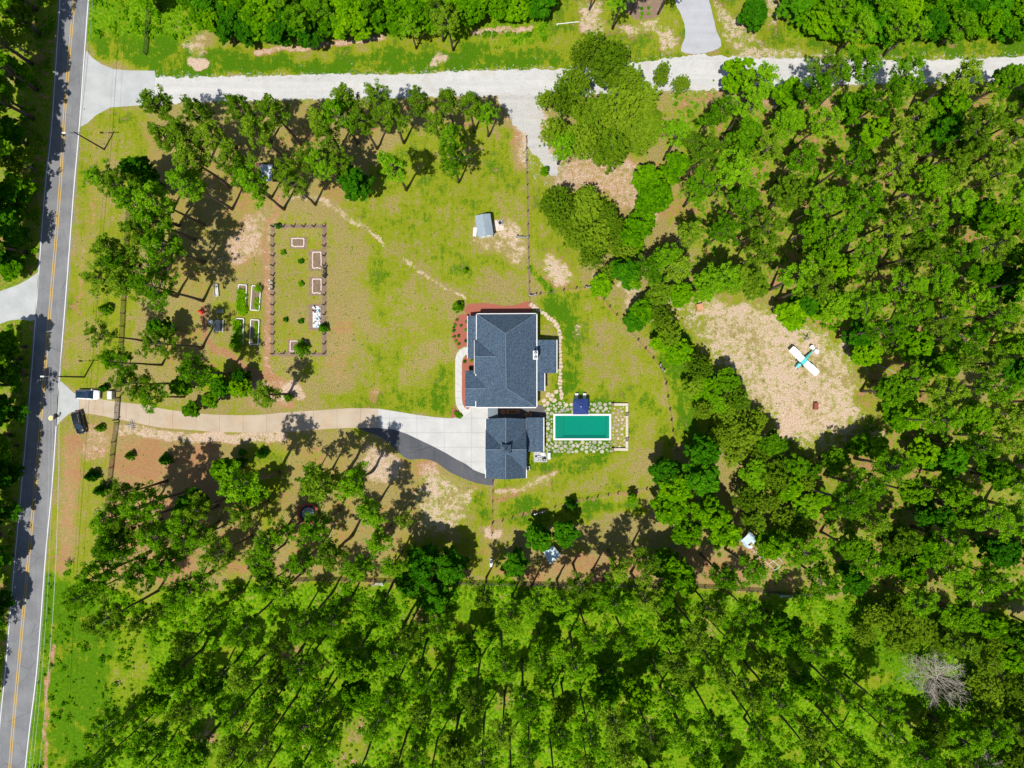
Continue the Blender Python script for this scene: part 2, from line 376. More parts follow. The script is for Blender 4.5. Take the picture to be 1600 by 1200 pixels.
# roadside strip right of the road and the grounds left of the garden
area([(124,195),(230,190),(230,330),(205,560),(185,620),(95,600),(100,400)], 6, lush=.52, dirt=.16)
area([(138,175),(215,168),(225,215),(160,230)], 6, lush=.62, dirt=.12)
trail([(150,200),(142,350),(128,430),(120,560)], 9, 3, dirt=.46, pale=.35)
area([(215,190),(560,150),(800,140),(800,175),(760,200),(690,245),(560,300),(440,335),(410,430),(340,380),(250,350)], 6, lush=.38, dirt=.45, pale=.3)
area([(250,330),(400,330),(410,430),(330,470),(350,600),(260,590),(240,470)], 6, lush=.42, dirt=.42, pale=.15)
area([(390,330),(440,320),(420,400),(360,420),(350,380)], 5, lush=.2, dirt=.56, pale=.6)
area([(330,480),(425,470),(425,600),(350,590)], 6, lush=.5, dirt=.28)
area([(380,590),(450,600),(470,640),(380,640)], 3, dirt=.78, pale=.5)
area([(520,180),(560,175),(555,200),(500,205)], 4, lush=.2, dirt=.7, pale=.3)
area([(540,330),(640,200),(800,190),(820,250),(820,420),(700,440),(640,400),(560,420)], 8, lush=.62, dirt=.15)
area([(575,330),(640,320),(640,560),(610,640),(560,640),(590,500)], 8, lush=.60, dirt=.12)
area([(520,360),(575,360),(570,470),(530,560),(520,450)], 6, lush=.34, dirt=.30)
area([(505,470),(540,470),(545,600),(510,600)], 6, lush=.3, dirt=.46, pale=.3)
area([(640,420),(700,430),(700,600),(650,640),(620,560)], 8, lush=.42, dirt=.20)
area([(425,352),(509,352),(509,556),(425,556)], 2, lush=.46, dirt=.30)
area([(432,460),(500,470),(500,548),(432,548)], 4, lush=.45, dirt=.34)
area([(520,610),(700,600),(705,650),(500,642)], 6, lush=.74, dirt=.14)
area([(568,600),(590,590),(592,640),(572,642)], 4, dirt=.70, pale=.45)
area([(640,660),(700,560),(712,650)], 12, lush=.80, dirt=.05)
area([(735,340),(800,330),(825,380),(822,410),(745,400),(730,370)], 4, lush=.35, dirt=.50, pale=.6)
area([(790,350),(810,350),(822,385),(790,395)], 2, dirt=.62, pale=.9)
area([(775,150),(835,150),(845,240),(820,260),(790,200)], 4, lush=.3, dirt=.6, pale=.4)
# between the long fence and the east wood
area([(780,150),(850,150),(862,225),(905,280),(895,300),(850,290),(815,250),(818,210)], 4, warp=0, dirt=.66, pale=.95)
area([(826,240),(900,250),(1060,250),(1060,330),(940,330),(930,450),(828,460)], 6, lush=.62, dirt=.26)
area([(860,235),(960,235),(1060,300),(1060,345),(985,350),(950,300),(870,290)], 4, lush=.4, dirt=.66, pale=.55)
area([(1000,250),(1100,250),(1110,330),(1050,345)], 4, lush=.5, dirt=.52, pale=.1)
area([(845,405),(880,400),(900,430),(880,455),(858,440)], 9, dirt=.72, pale=.9)
trail([(830,420),(845,440),(862,458)], 5, lush=.9, dirt=.05)
area([(910,405),(935,410),(935,440),(905,430)], 3, dirt=.6, pale=.8)
# back yard
area([(828,468),(925,452),(955,480),(1030,575),(1054,700),(1000,760),(778,810),(770,760),(870,640)], 3, warp=0, lush=.66, dirt=.10)
area([(845,465),(895,462),(905,500),(915,590),(890,630),(878,600),(878,520)], 12, lush=.92, dirt=.02)
area([(850,626),(958,627),(984,629),(984,706),(856,708),(850,640)], 1, warp=0, lush=.95, dirt=.05)
area([(956,634),(978,634),(978,700),(956,700)], 2, warp=0, lush=.45, dirt=.42, pale=.4)
area([(985,620),(1040,640),(1050,690),(1010,690),(985,740),(975,640)], 6, lush=.78, dirt=.06)
area([(915,705),(950,705),(955,730),(915,728)], 4, lush=.9, dirt=.02)
area([(900,500),(918,505),(915,535),(900,535)], 3, dirt=.5, pale=.7)
area([(925,480),(985,520),(1020,590),(960,620),(920,590)], 12, lush=.42, dirt=.24)
area([(990,640),(1035,650),(1040,740),(940,760),(900,790),(840,770),(960,730)], 12, lush=.44, dirt=.26)
area([(1000,480),(1040,470),(1120,600),(1130,700),(1060,700),(1055,640),(1035,575)], 3, lush=.85, dirt=.12)
area([(780,775),(1000,770),(1020,800),(880,820),(780,830)], 4, lush=.80, dirt=.10)
area([(824,735),(870,725),(865,750),(820,775),(775,780),(775,755)], 5, dirt=.45, pale=.35)
trail([(775,766),(810,764),(840,750),(870,735)], 3, 2, dirt=.70, pale=.8); trail([(775,778),(810,775),(835,762)], 3, 2, dirt=.75, pale=.3)
# the clearing with the aeroplane
area([(1000,445),(1060,430),(1130,470),(1200,440),(1300,520),(1350,560),(1400,640),(1360,700),(1250,710),(1210,680),(1150,610),(1100,560),(1060,500),(1010,490)], 4, lush=.60, dirt=.42, pale=.70)
area([(1085,480),(1150,470),(1230,510),(1290,540),(1335,600),(1330,660),(1250,690),(1200,640),(1140,580)], 5, lush=.55, dirt=.64, pale=.85)
area([(1205,600),(1300,600),(1300,680),(1220,680)], 5, dirt=.72, pale=.7)
area([(970,440),(1010,445),(1010,500),(980,490)], 3, dirt=.6, pale=.9)
area([(1160,420),(1240,430),(1300,520),(1200,470)], 3, lush=.6, dirt=.45, pale=.3)
area([(1340,500),(1500,600),(1500,700),(1400,700),(1340,640)], 6, lush=.66, dirt=.46, pale=.2)
# woods on the right, below and the grove below the driveway
area([(1060,140),(1700,135),(1700,560),(1440,560),(1300,520),(1210,450),(1100,440),(1060,330)], 6, lush=.62, dirt=.46, weed=.5)
area([(1370,640),(1700,600),(1700,930),(1400,940),(1220,880),(1180,780),(1240,700),(1320,700)], 6, lush=.62, dirt=.46, weed=.5)
area([(1060,150),(1310,140),(1310,175),(1060,170)], 3, lush=.35, dirt=.62, pale=.4)
area([(130,655),(350,682),(560,680),(640,715),(700,740),(760,762),(770,900),(620,912),(180,905),(80,890),(85,690)], 5, lush=.42, dirt=.47, pale=.25)
area([(185,670),(340,682),(350,760),(300,900),(190,905),(175,780)], 6, lush=.34, dirt=.66, pale=.25)
trail([(190,672),(260,680),(330,684),(400,682),(440,680)], 9, dirt=.72, pale=.75)
area([(375,690),(450,690),(450,770),(420,830),(380,780)], 6, lush=.62, dirt=.24)
area([(560,690),(640,715),(610,750),(560,750)], 4, lush=.3, dirt=.62, pale=.7)
area([(640,715),(680,722),(700,745),(660,740)], 3, dirt=.8, pale=.55)
area([(655,735),(745,760),(750,790),(700,830),(665,830),(660,780)], 9, lush=.5, dirt=.54, pale=.75)
area([(730,775),(768,770),(768,830),(720,830)], 4, lush=.75, dirt=.1)
area([(640,840),(760,840),(765,900),(600,905)], 5, lush=.62, dirt=.30)
area([(753,828),(785,828),(785,842),(753,842)], 2, dirt=.95, pale=1)
area([(775,880),(1100,850),(1230,850),(1240,925),(1000,912),(775,910)], 5, lush=.35, dirt=.62, pale=.15)
area([(84,690),(180,700),(150,905),(75,905)], 4, lush=.50, dirt=.26)
trail([(112,690),(108,760),(102,880),(98,960)], 12, 4, lush=.2, dirt=.60, pale=.35)
trail([(120,690),(120,760)], 5, 3, dirt=.75, pale=-.2)
area([(130,668),(175,670),(172,715),(140,725),(128,700)], 2, lush=.4, dirt=.68, pale=.5)
area([(-200,9000),(0,1150),(70,900),(118,898),(140,925),(770,912),(1240,930),(1430,930),(1700,1010),(9000,1010),(9000,9000)], 3, lush=.85, dirt=.20, weed=1)
area([(60,900),(115,900),(160,960),(240,990),(230,1080),(160,1200),(40,1200)], 6, lush=.98, dirt=.04, weed=.2)
area([(160,990),(230,960),(240,1080),(180,1120)], 6, lush=.6, dirt=.15, weed=.4)
trail([(84,1010),(76,1060),(70,1200)], 4, 1, dirt=.8, pale=.4)
area([(1290,940),(1400,950),(1440,1000),(1400,1120),(1340,1050)], 5, lush=.95, dirt=.05, weed=.5)
for q in ([(540,1120),(580,1125),(575,1200),(520,1190)], [(420,1010),(480,1005),(440,1060)], [(770,1070),(800,1060),(805,1110),(775,1110)],
          [(1410,880),(1480,900),(1500,950),(1440,950)], [(1390,780),(1430,790),(1430,820),(1390,815)], [(1180,880),(1240,880),(1230,925),(1180,925)],
          [(1100,830),(1150,830),(1160,860),(1110,870)], [(1540,1040),(1570,1050),(1575,1100),(1545,1095)], [(640,960),(690,950),(690,990),(650,985)],
          [(1090,960),(1110,950),(1120,990),(1095,1000)], [(290,1170),(330,1120),(350,1160),(310,1200)]): area(q, 4, dirt=.52, pale=.35, weed=.5)
for q in ([(827,463),(860,457),(900,451),(928,448),(934,456),(952,480),(985,518),(1008,545),(1032,575),(1040,600),(1046,640),(1053,690)], [(770,817),(800,809),(850,797),(900,783),(950,773),(1010,764)], [(770,752),(769,800),(768,830)]): trail(q, 1.2, dirt=.58, pale=.3)
# foot paths and tracks
trail([(440,300),(432,330),(412,355),(416,395)], 5, dirt=.70, pale=.35)
trail([(416,395),(417,440),(419,520),(415,560),(424,590),(450,615)], 6, dirt=.92, pale=.45)
trail([(320,480),(325,530),(355,555),(390,580),(425,592)], 5, dirt=.85, pale=.25)
trail([(455,310),(500,310),(545,340),(600,380)], 2, dirt=.62, pale=.8)
trail([(632,405),(650,424),(680,440),(725,465)], 2, dirt=.62, pale=.9)
trail([(475,310),(520,322),(560,350)], 5, 2, dirt=.55, pale=.8)
trail([(445,615),(460,600),(470,615)], 10, dirt=.8, pale=.7)
inp = (GX > POOL[0]-.01) & (GX < POOL[2]+.01) & (GY > POOL[1]-.01) & (GY < POOL[3]+.01)
V = np.stack([(GX-800)*S, (600-GY)*S, np.zeros_like(GX)], -1).reshape(-1, 3); ny, nx = GX.shape
ii = np.arange(nx*ny).reshape(ny, nx); F = np.stack([ii[1:, :-1], ii[1:, 1:], ii[:-1, 1:], ii[:-1, :-1]], -1)
keep = ~(inp[1:, :-1] & inp[1:, 1:] & inp[:-1, 1:] & inp[:-1, :-1]); F = F[keep]
ground = mesh_np('ground', V, F, M['ground']); tag(ground, kind='structure')
ca = ground.data.color_attributes.new('zone', 'FLOAT_COLOR', 'POINT')
ca.data.foreach_set('color', np.stack([Z['lush'], Z['dirt'], Z['pale'], np.ones_like(GX)], -1).astype(np.float32).ravel())
wa = ground.data.attributes.new('weed', 'FLOAT', 'POINT'); wa.data.foreach_set('value', Z['weed'].astype(np.float32).ravel())
def zone_at(px, py, k):
    i = np.clip(np.searchsorted(gy, py), 0, len(gy)-1); j = np.clip(np.searchsorted(gx, px), 0, len(gx)-1); return Z[k][i, j]

# ------------------------------------------------------------------ flat sheets: roads, drives, walks, beds
def sheet(name, poly, mat, z, ragged=0.0, smooth=True, thick=None, kind='structure', wl=1.2):
    "closed outline in photo pixels laid as a surface; ragged edges where gravel or mulch meets grass"
    pts = [P(*p) for p in poly]
    if smooth: pts = [tuple(p) for p in catmull(pts+[pts[0]], 1.0)][:-1]
    if ragged:
        q = np.array(resample(pts+[pts[0]], int(sum(math.dist(pts[i], pts[i-1]) for i in range(len(pts)))/.28)))[:-1]
        t = np.roll(q, -1, 0)-np.roll(q, 1, 0); nn = np.stack([t[:, 1], -t[:, 0]], 1); nn /= np.linalg.norm(nn, axis=1)[:, None]+1e-9
        w = (fbm(q[:, 0]*wl, q[:, 1]*wl, 4)-.5)*2*ragged+(fbm(q[:, 0]*4, q[:, 1]*4, 2)-.5)*ragged*.9
        pts = [tuple(x) for x in q+nn*w[:, None]]
    m = MB()
    if thick: m.prism(pts, z-thick, z)
    else:
        a = sum(pts[i][0]*pts[(i+1)%len(pts)][1]-pts[(i+1)%len(pts)][0]*pts[i][1] for i in range(len(pts)))
        m.add([(x, y, z) for x, y in (pts if a > 0 else pts[::-1])], [list(range(len(pts)))])
    o = m.build(name, mat)
    return tag(o, kind=kind) if kind else o
def ribbon(name, left, right, mat, z, n=None, kind='structure', kerb=0, uvs=1):
    A = np.array(catmull([P(*p) for p in left], .8)); B = np.array(catmull([P(*p) for p in right], .8))
    n = n or max(len(A), len(B)); A = resample(A, n); B = resample(B, n); m = MB(); m.uv = []
    c = (A+B)/2; d = np.r_[0, np.cumsum(np.linalg.norm(np.diff(c, axis=0), axis=1))]
    vs = [(a[0], a[1], z) for a in A]+[(b[0], b[1], z) for b in B]; m.uv += [(x, 0) for x in d]+[(x, 4) for x in d]
    fs = []
    for i in range(n-1):
        f = [i, i+1, n+i+1, n+i]; u = A[i+1]-A[i]; w = B[i]-A[i]
        fs.append(f if u[0]*w[1]-u[1]*w[0] > 0 else f[::-1])
    if kerb:
        vs += [(a[0], a[1], -.02) for a in A]+[(b[0], b[1], -.02) for b in B]; m.uv += [(x, 0) for x in d]+[(x, 4) for x in d]
        for i in range(n-1): fs += [(i, i+1, 2*n+i+1, 2*n+i), (n+i+1, n+i, 3*n+i, 3*n+i+1)]
    m.add(vs, fs); return tag(m.build(name, mat), kind=kind)
roadR = [(152,-160),(138,0),(124,195),(115,300),(103,460),(92,600),(82,750),(71,870),(58,1040),(46,1140),(36,1230),(14,1420)]
roadL = [(108,-160),(94,0),(81,195),(71,290),(61,420),(48,600),(31,790),(21,900),(9,1040),(0,1130),(-8,1230),(-30,1420)]
roadC = [(130,-160),(116,0),(103,150),(94,290),(82,440),(68,605),(56,750),(42,900),(31,1020),(20,1140),(12,1230),(-12,1420)]
off = lambda L, d: [(x+d, y) for x, y in L]
ribbon('road', off(roadL, -2.5), off(roadR, 2.0), M['asphalt'], .008, n=240)
def line(name, L, d, w, m): ribbon(name, off(L, d-w/2), off(L, d+w/2), m, .012, n=240)
line('road_edge_line', roadL, 0, 1.1, M['white_line']); line('road_edge_line', roadR, 0, 1.3, M['white_line'])
line('road_centre_line', roadC, -1.6, 1.0, M['yellow_line']); line('road_centre_line', roadC, 1.6, 1.0, M['yellow_line'])
sheet('gravel_road', [(236,120),(300,121),(400,119),(500,116),(600,116),(700,112),(800,109),(870,108),(930,104),(1000,98),(1040,92),(1085,85),(1130,88),(1200,91),(1300,92),(1400,94),(1500,92),(1600,88),(1720,84),(1860,80),
   (1860,120),(1720,125),(1600,128),(1500,129),(1400,130),(1300,133),(1200,137),(1120,140),(1050,143),(960,148),(900,148),(860,147),(800,149),(700,151),(600,153),(500,155),(400,158),(300,160),(236,161)], M['gravel'], .008, ragged=.42)
sheet('gravel_spur', [(775,145),(835,144),(852,150),(845,185),(846,212),(856,232),(868,252),(876,268),(870,276),(860,270),(846,258),(834,240),(828,226),(822,210),(806,196),(792,175),(780,160)], M['gravel_grey'], .004, ragged=1.2, wl=.5)
sheet('side_drive', [(1052,-60),(1054,0),(1062,18),(1070,40),(1070,60),(1064,80),(1095,84),(1127,72),(1120,50),(1113,20),(1106,-10),(1105,-60)], M['gravel_drive'], .012, ragged=.08)
sheet('concrete_apron', [(134.5,79),(145,91),(160,101),(178,108),(200,110),(242,110.5),(243,120),(241,140),(238,163),(205,165.5),(172,168),(150,180),(137,192),(124.5,199),(126,180),(130,130)], M['conc_apron'], .016, smooth=False, thick=.12)
sheet('opposite_drive', [(-160,490),(-60,478),(0,455),(30,444),(50,432),(60,425),(57,470),(54,500),(30,499),(0,506),(-60,540),(-160,560)], M['conc_apron'], .012, thick=.1)
sheet('drive_mouth', [(92.5,597),(96,596),(113,612),(126,622),(126,645),(110,645),(98,655),(86.5,667),(89,630)], M['conc_apron'], .012, smooth=False, thick=.1)
ribbon('driveway', [(124,620),(160,624),(185,628),(230,633),(250,638),(300,645),(340,648),(400,648.5),(450,644),(500,641),(545,638),(591,638.5)],
       [(124,645),(150,648),(180,654),(215,661),(250,668),(300,672),(350,675),(400,676),(450,675),(500,671),(545,668.5),(591,668.5)], M['conc_tan'], .016, kerb=1)
sheet('parking_court', [(591,638.5),(620,643),(650,648),(680,652),(705,653.5),(722,650),(735,636),(778,636),(778,655),(762,656),(762,742),(752,739),(740,734),(728,725),(712,717),(697,708),(678,698),(655,687),(636,678),(615,671),(591,668.5)], M['conc'], .020, smooth=False, thick=.12)
sheet('asphalt_strip', [(560,670),(591,667),(615,669),(636,676),(655,685),(678,696),(697,706),(712,715),(728,723),(740,732),(752,737),(762,740),(772,748),(771,758),(750,756),(725,748),(700,736),(682,722.5),(662,717),(637,717.5),(622,706),(598,685)], M['asphalt_dark'], .012)
ribbon('front_walkway', [(733,542),(724,543),(716,548),(712,556),(711.3,570),(711.3,600),(711.3,620),(713,634),(719,644),(728,652)],
       [(733,553),(728,554),(724,557),(722,563),(721.6,575),(721.6,600),(721.6,620),(722.5,631),(727,638),(738,643)], M['conc_walk'], .030, kerb=1)
sheet('mulch_bed', [(731,475),(760,473.5),(790,478),(810,475),(828,471),(828,492),(731,494)], M['mulch'], .008, ragged=.10)
sheet('mulch_bed', [(733,491),(718,492),(710,500),(706,514),(706,525),(711,537),(716,546),(724,541),(733,541)], M['mulch'], .008, ragged=.08)
sheet('mulch_bed', [(722,566),(727,556),(742,556),(742,590),(734,632),(733,640),(725,636),(722,625)], M['mulch'], .008, ragged=.05)
sheet('mulch_bed', [(705,653),(705.5,642),(710,634),(717,646),(721,651)], M['mulch'], .026, smooth=False)
sheet('planting_bed', [(968,-30),(972,8),(985,25),(1000,31),(1020,28),(1034,18),(1038,-30)], M['mulch_brown'], .008, ragged=.1)
for q in ([(423,351),(511,351),(511,357),(423,357)], [(423,357),(428.5,357),(428.5,551),(423,551)], [(503.5,357),(510.5,357),(510.5,551),(503.5,551)], [(423,551),(511,551),(511,556.5),(423,556.5)]):
    sheet('mulch_strip', q, M['mulch_brown'], .006, ragged=.10, smooth=False)
trailm = sheet('mulch_strip', [(821.5,215),(824.5,215),(829,460),(826,462)], M['mulch_brown'], .006, ragged=.16, smooth=False)
for c in ((466.5,379,11,10),(495.5,406.5,10,17),(495.5,447,10,15),(495,495,10.5,21),(466,541,14,11)):
    x, y, a, b = c; sheet('mulch_strip', [(x-a-3,y-b+1),(x+a+3,y-b+1),(x+a+3,y+b),(x-a-3,y+b)], M['mulch_brown'], .010, ragged=.15, smooth=False)
sheet('patio_floor', [(778,633),(850,633),(851,640),(853,655),(778,655)], M['deck'], .024, smooth=False, thick=.1)
sheet('equipment_pad', [(833.5,706),(853,706),(855,722),(834,722)], M['conc_apron'], .10, smooth=False, thick=.12)
sheet('shed_pad', [(772,344),(786,343.5),(787.5,360),(774,361)], M['brick_white'], .06, smooth=False, thick=.08)

# ------------------------------------------------------------------ pool, patio, path stones
wat = NT('pool_water')
_p = wat.pos(); _rip = wat.noise(_p, 1.6, 3, .5)
_tr = wat.n('BsdfTransparent', {'Color': (.13, .66, .54, 1)}); _gl = wat.n('BsdfGlossy', {'Color': (1, 1, 1, 1), 'Roughness': .04, 'Normal': wat.bump(_rip, .25, .03)})
_df = wat.n('BsdfDiffuse', {'Color': (.0, .235, .175, 1)}); _mm = wat.n('MixShader', {0: .42, 1: _tr.outputs[0], 2: _df.outputs[0]})
_fr = wat.n('Fresnel', {'IOR': 1.33}); _m2 = wat.n('MixShader', {0: _fr.outputs[0], 1: _mm.outputs[0], 2: _gl.outputs[0]})
wat.t.links.new(_m2.outputs[0], wat.out.inputs[0])
M['plaster'] = mat('pool_plaster', (.16, .60, .50), (.14, .54, .46), 1); M['step'] = mat('pool_step', (.62, .56, .42), (.5, .5, .4), 1)
pc = P(910, 667); pool = thing('swimming_pool', (*pc, 0), 0, 'rectangular teal swimming pool with white coping beside the grey house', 'pool')
L_ = lambda x, y: (P(x, y)[0]-pc[0], P(x, y)[1]-pc[1])
x0, y1 = L_(POOL[0], POOL[1]); x1, y0 = L_(POOL[2], POOL[3])
m = MB(); m.add([(x0,y0,0),(x1,y0,0),(x1,y1,0),(x0,y1,0),(x0,y0,-1.5),(x1,y0,-1.5),(x1,y1,-1.5),(x0,y1,-1.5)], [(4,5,6,7),(0,1,5,4),(1,2,6,5),(2,3,7,6),(3,0,4,7)])
m.build('basin', M['plaster'], pool)
m = MB(); w = .36
for a in (((x0-w,y0-w),(x1+w,y0-w),(x1+w,y0),(x0-w,y0)), ((x0-w,y1),(x1+w,y1),(x1+w,y1+w),(x0-w,y1+w)), ((x0-w,y0),(x0,y0),(x0,y1),(x0-w,y1)), ((x1,y0),(x1+w,y0),(x1+w,y1),(x1,y1))): m.prism(list(a), -.02, .07)
m.build('coping', M['white'], pool)
for i in range(4):
    m = MB(); m.prism([(x0+.003+i*.42, y0+.003), (x0+.42+i*.42, y0+.003), (x0+.42+i*.42, y1-.003), (x0+.003+i*.42, y1-.003)], -1.49, -.14-.24*i); m.build('step', M['step'], pool)
m = MB(); m.prism([(x1-.55, y0+.003), (x1-.003, y0+.003), (x1-.003, y1-.003), (x1-.55, y1-.003)], -1.49, -.22); m.build('ledge', M['step'], pool)
m = MB(); m.add([(x0+.004,y0+.004,-.06),(x1-.004,y0+.004,-.06),(x1-.004,y1-.004,-.06),(x0+.004,y1-.004,-.06)], [(0,1,2,3)]); m.build('water', wat.m, pool)
for sx, sy in ((937,662),(937,671)):
    m = MB(); a = L_(sx, sy); m.box(a[0], a[1], -1.5, .16, .16, .05); m.build('drain', M['white'], pool)

def irregular(cx, cy, r, n, rg, asp=1.0, rot=0):
    return [(cx+math.cos(rot+2*math.pi*k/n)*r*asp*rg.uniform(.78, 1.08), cy+math.sin(rot+2*math.pi*k/n)*r*rg.uniform(.78, 1.08)) for k in range(n)]
rg = random.Random(5); m = MB(); pts = []
def okst(x, y):
    px, py = x/S+800, 600-y/S
    if not inpoly(px, py, [(853,634),(870,629),(957,629),(957,636),(976,636),(976,699),(957,699),(957,706),(856,707),(853,700),(852,640)]): return False
    return not (862 < px < 957.5 and 644 < py < 690.5)
for _ in range(9000):
    x = rg.uniform(6, 22.5); y = rg.uniform(-13.8, -3.2)
    r_ = rg.choice((.20, .27, .34, .42)) if _ > 500 else .42
    if okst(x, y) and all((x-a)**2+(y-b)**2 > ((r_+c)*.93)**2 for a, b, c in pts): pts.append((x, y, r_))
for x, y, r_ in pts:
    e = 1 if (x/S+800) < 952 else .72
    n = rg.choice((5, 6, 6, 7)); b = len(m.v); m.prism(irregular(x, y, r_*e, n, rg, 1.08, rg.uniform(0, 6)), -.01, rg.uniform(.02, .045))
patio = tag(m.build('flagstone_patio', M['stone']), kind='structure')
# stepping stones, each a thing
spts = catmull([P(829,477),P(845,486),P(858,497),P(870,508),P(874,520),P(875,545),P(876,570),P(875,590),P(875,605),P(878,622)], .2)
spts = resample(spts, 31); protos = []
for k in range(4):
    mm = MB(); mm.prism(irregular(0, 0, .40, 7, rg, 1.15), 0, .05); o = mm.build('stepping_stone', M['stone_pink']); protos.append(o)
def stone(x, y, k, label, sc=1.0):
    o = protos.pop(0) if protos and k < 4 else None
    if o is None: o = stone.first[k % 4].copy(); COL.objects.link(o)
    else: stone.first.append(o)
    o.location = (x, y, 0.0); o.rotation_euler.z = rg.uniform(0, 6); o.scale = (sc, sc, 1)
    tag(o, label, 'stepping stone', 'stepping stones of the yard path')
stone.first = []
def nth(k):
    w = ['first','second','third','fourth','fifth','sixth','seventh','eighth','ninth','tenth','eleventh','twelfth','thirteenth','fourteenth','fifteenth','sixteenth','seventeenth','eighteenth','nineteenth','twentieth']
    t = {20:'twenty',30:'thirty',40:'forty',50:'fifty',60:'sixty',70:'seventy',80:'eighty',90:'ninety'}
    if k <= 20: return w[k-1]
    return (t[k//10*10]+'-'+w[k % 10-1]) if k % 10 else t[k][:-1]+'ieth'
for k, (x, y) in enumerate(spts): stone(x+rg.uniform(-.1, .1), y+rg.uniform(-.1, .1), k, f'{nth(k+1)} tan stepping stone along the yard path, counted from the fence corner', rg.uniform(.85, 1.15))
for k, (px, py) in enumerate([(869,612),(862,618),(856,617),(850,626),(856,630),(861,623),(866,626),(851,633)]):
    stone(*P(px, py), 40+k, f'{nth(k+1)} round stone of the loose branch between path and house corner', rg.uniform(.9, 1.3))
# ------------------------------------------------------------------ buildings
def roofer(origin):
    ox, oy = origin
    def U(px, py, z): x, y = P(px, py, z); return (x-ox, y-oy, z)
    return U
def gable(m, U, x0, x1, y0, y1, ze, zr, axis, t=.18):
    "simple two-slope roof; eaves at photo pixels seen at eave height"
    a, b, c, d = U(x0, y0, ze), U(x1, y0, ze), U(x1, y1, ze), U(x0, y1, ze)
    mid = lambda p, q: ((p[0]+q[0])/2, (p[1]+q[1])/2, zr)
    if axis == 'y': r0, r1 = mid(a, b), mid(d, c); vs = [a, b, c, d, r0, r1]; fs = [(0, 3, 5, 4), (1, 4, 5, 2)]
    else: r0, r1 = mid(a, d), mid(b, c); vs = [a, b, c, d, r0, r1]; fs = [(0, 4, 5, 1), (3, 2, 5, 4)]
    m.shell(vs, fs, t); return vs
def bar(m, a, b, w=.12, up=.03):
    "thin strip lying along an edge"
    a, b = Vector(a), Vector(b); m.tube([(a.x, a.y, a.z+up), (b.x, b.y, b.z+up)], w/2, 6)
def window(parent, x, y, z, w, h, nx, ny, name='window'):
    "frame with a pane, on a wall whose outward normal is (nx, ny)"
    rz = math.atan2(ny, nx)+math.pi/2; m = MB(); c, s = math.cos(rz), math.sin(rz)
    def bb(mm, u, zz, su, sz, d, o=0): mm.box(x+c*u+nx*o, y+s*u+ny*o, zz, su, d, sz, rz)
    bb(m, -w/2, z, .1, h, .14); bb(m, w/2, z, .1, h, .14); bb(m, 0, z-.08, w+.2, .08, .16); bb(m, 0, z+h, w+.2, .1, .16); bb(m, 0, z, .05, h, .11)
    f = m.build(name, M['white'], parent); g = MB(); bb(g, -w/4, z+.004, w/2-.08, h-.01, .06); bb(g, w/4, z+.004, w/2-.08, h-.01, .06); g.build('pane', M['glass'], f); return f
def door(parent, x, y, w, h, nx, ny, mt=None, name='door', panels=2):
    rz = math.atan2(ny, nx)+math.pi/2; c, s = math.cos(rz), math.sin(rz); m = MB()
    m.box(x, y, .02, w, .12, h, rz)
    for k in range(panels*2):
        u = (-1 if k % 2 else 1)*w*.24; z = .2+(k//2)*(h-.3)/panels; m.box(x+c*u+nx*.06, y+s*u+ny*.06, z, w*.38, .04, (h-.3)/panels-.12, rz)
    d = m.build(name, mt or M['wood_dark'], parent); g = MB(); g.box(x+c*w*.42+nx*.09, y+s*w*.42+ny*.09, 1.0, .05, .07, .12, rz); g.build('handle', M['metal'], d); return d

# main house
ho = P(792, 563); house = thing('house', ho, 0, 'large single-storey house with blue-grey shingle hip roof and chimney beside the pool', 'house')
U = roofer(ho); ze, zr = 3.6, 7.3
A, B, Cc, D = U(745,491,ze), U(838,490.5,ze), U(838,636,ze), U(744,636,ze); N, Sx = U(790,521,zr), U(791,606,zr)
rf = MB(); rf.shell([A,B,Cc,D,N,Sx], [(1,0,4),(2,1,4,5),(3,2,5),(0,3,5,4)], .2)
# west cross gable
wr = 6.0; e1, e2 = U(741.5,531,ze), U(741.5,584,ze); f1, f2 = U(768,531,ze), U(768,584,ze); r1, r2 = U(741.5,557,wr), U(777,557,wr)
rf.shell([e1, f1, e2, f2, r1, r2], [(0, 4, 5, 1), (2, 3, 5, 4)], .2)
# low south-west gable
lz, lr = 3.0, 4.9; g1, g2, g3, g4 = U(727,579,lz), U(752,579,lz), U(752,635,lz), U(727,635,lz); h1, h2 = U(727,607,lr), U(760,607,lr)
rf.shell([g1,g2,g3,g4,h1,h2], [(0,4,5,1),(3,2,5,4)], .18)
roof = rf.build('roof', M['shingle'], house)
m = MB()
for a, b in ((A,N),(B,N),(N,Sx),(Cc,Sx),(r1,r2),(h1,h2)): bar(m, a, b, .16, .02)
m.build('ridge_cap', M['ridge'], roof)
m = MB()
def gut(m, a, b, w=.16):
    a, b = Vector(a), Vector(b); d = (b-a).normalized(); n = Vector((d.y, -d.x, 0)); p = [a+n*.01, b+n*.01, b+n*w, a+n*w]
    m.add([(q.x, q.y, q.z-.03) for q in p]+[(q.x, q.y, q.z-.16) for q in p], [(0,1,2,3),(7,6,5,4),(0,4,5,1),(1,5,6,2),(2,6,7,3),(3,7,4,0)])
gut(m, B, A); gut(m, Cc, B, .2); gut(m, D, Cc, .2); gut(m, A, U(745,531,ze)); gut(m, U(744,584,ze), U(744,602,ze)); gut(m, U(744,613,ze), D); gut(m, e1, e2, .1); gut(m, g3, g4); gut(m, g4, g1, .08)
gut(m, g4, g3, .14)
m.build('gutter', M['white'], house)
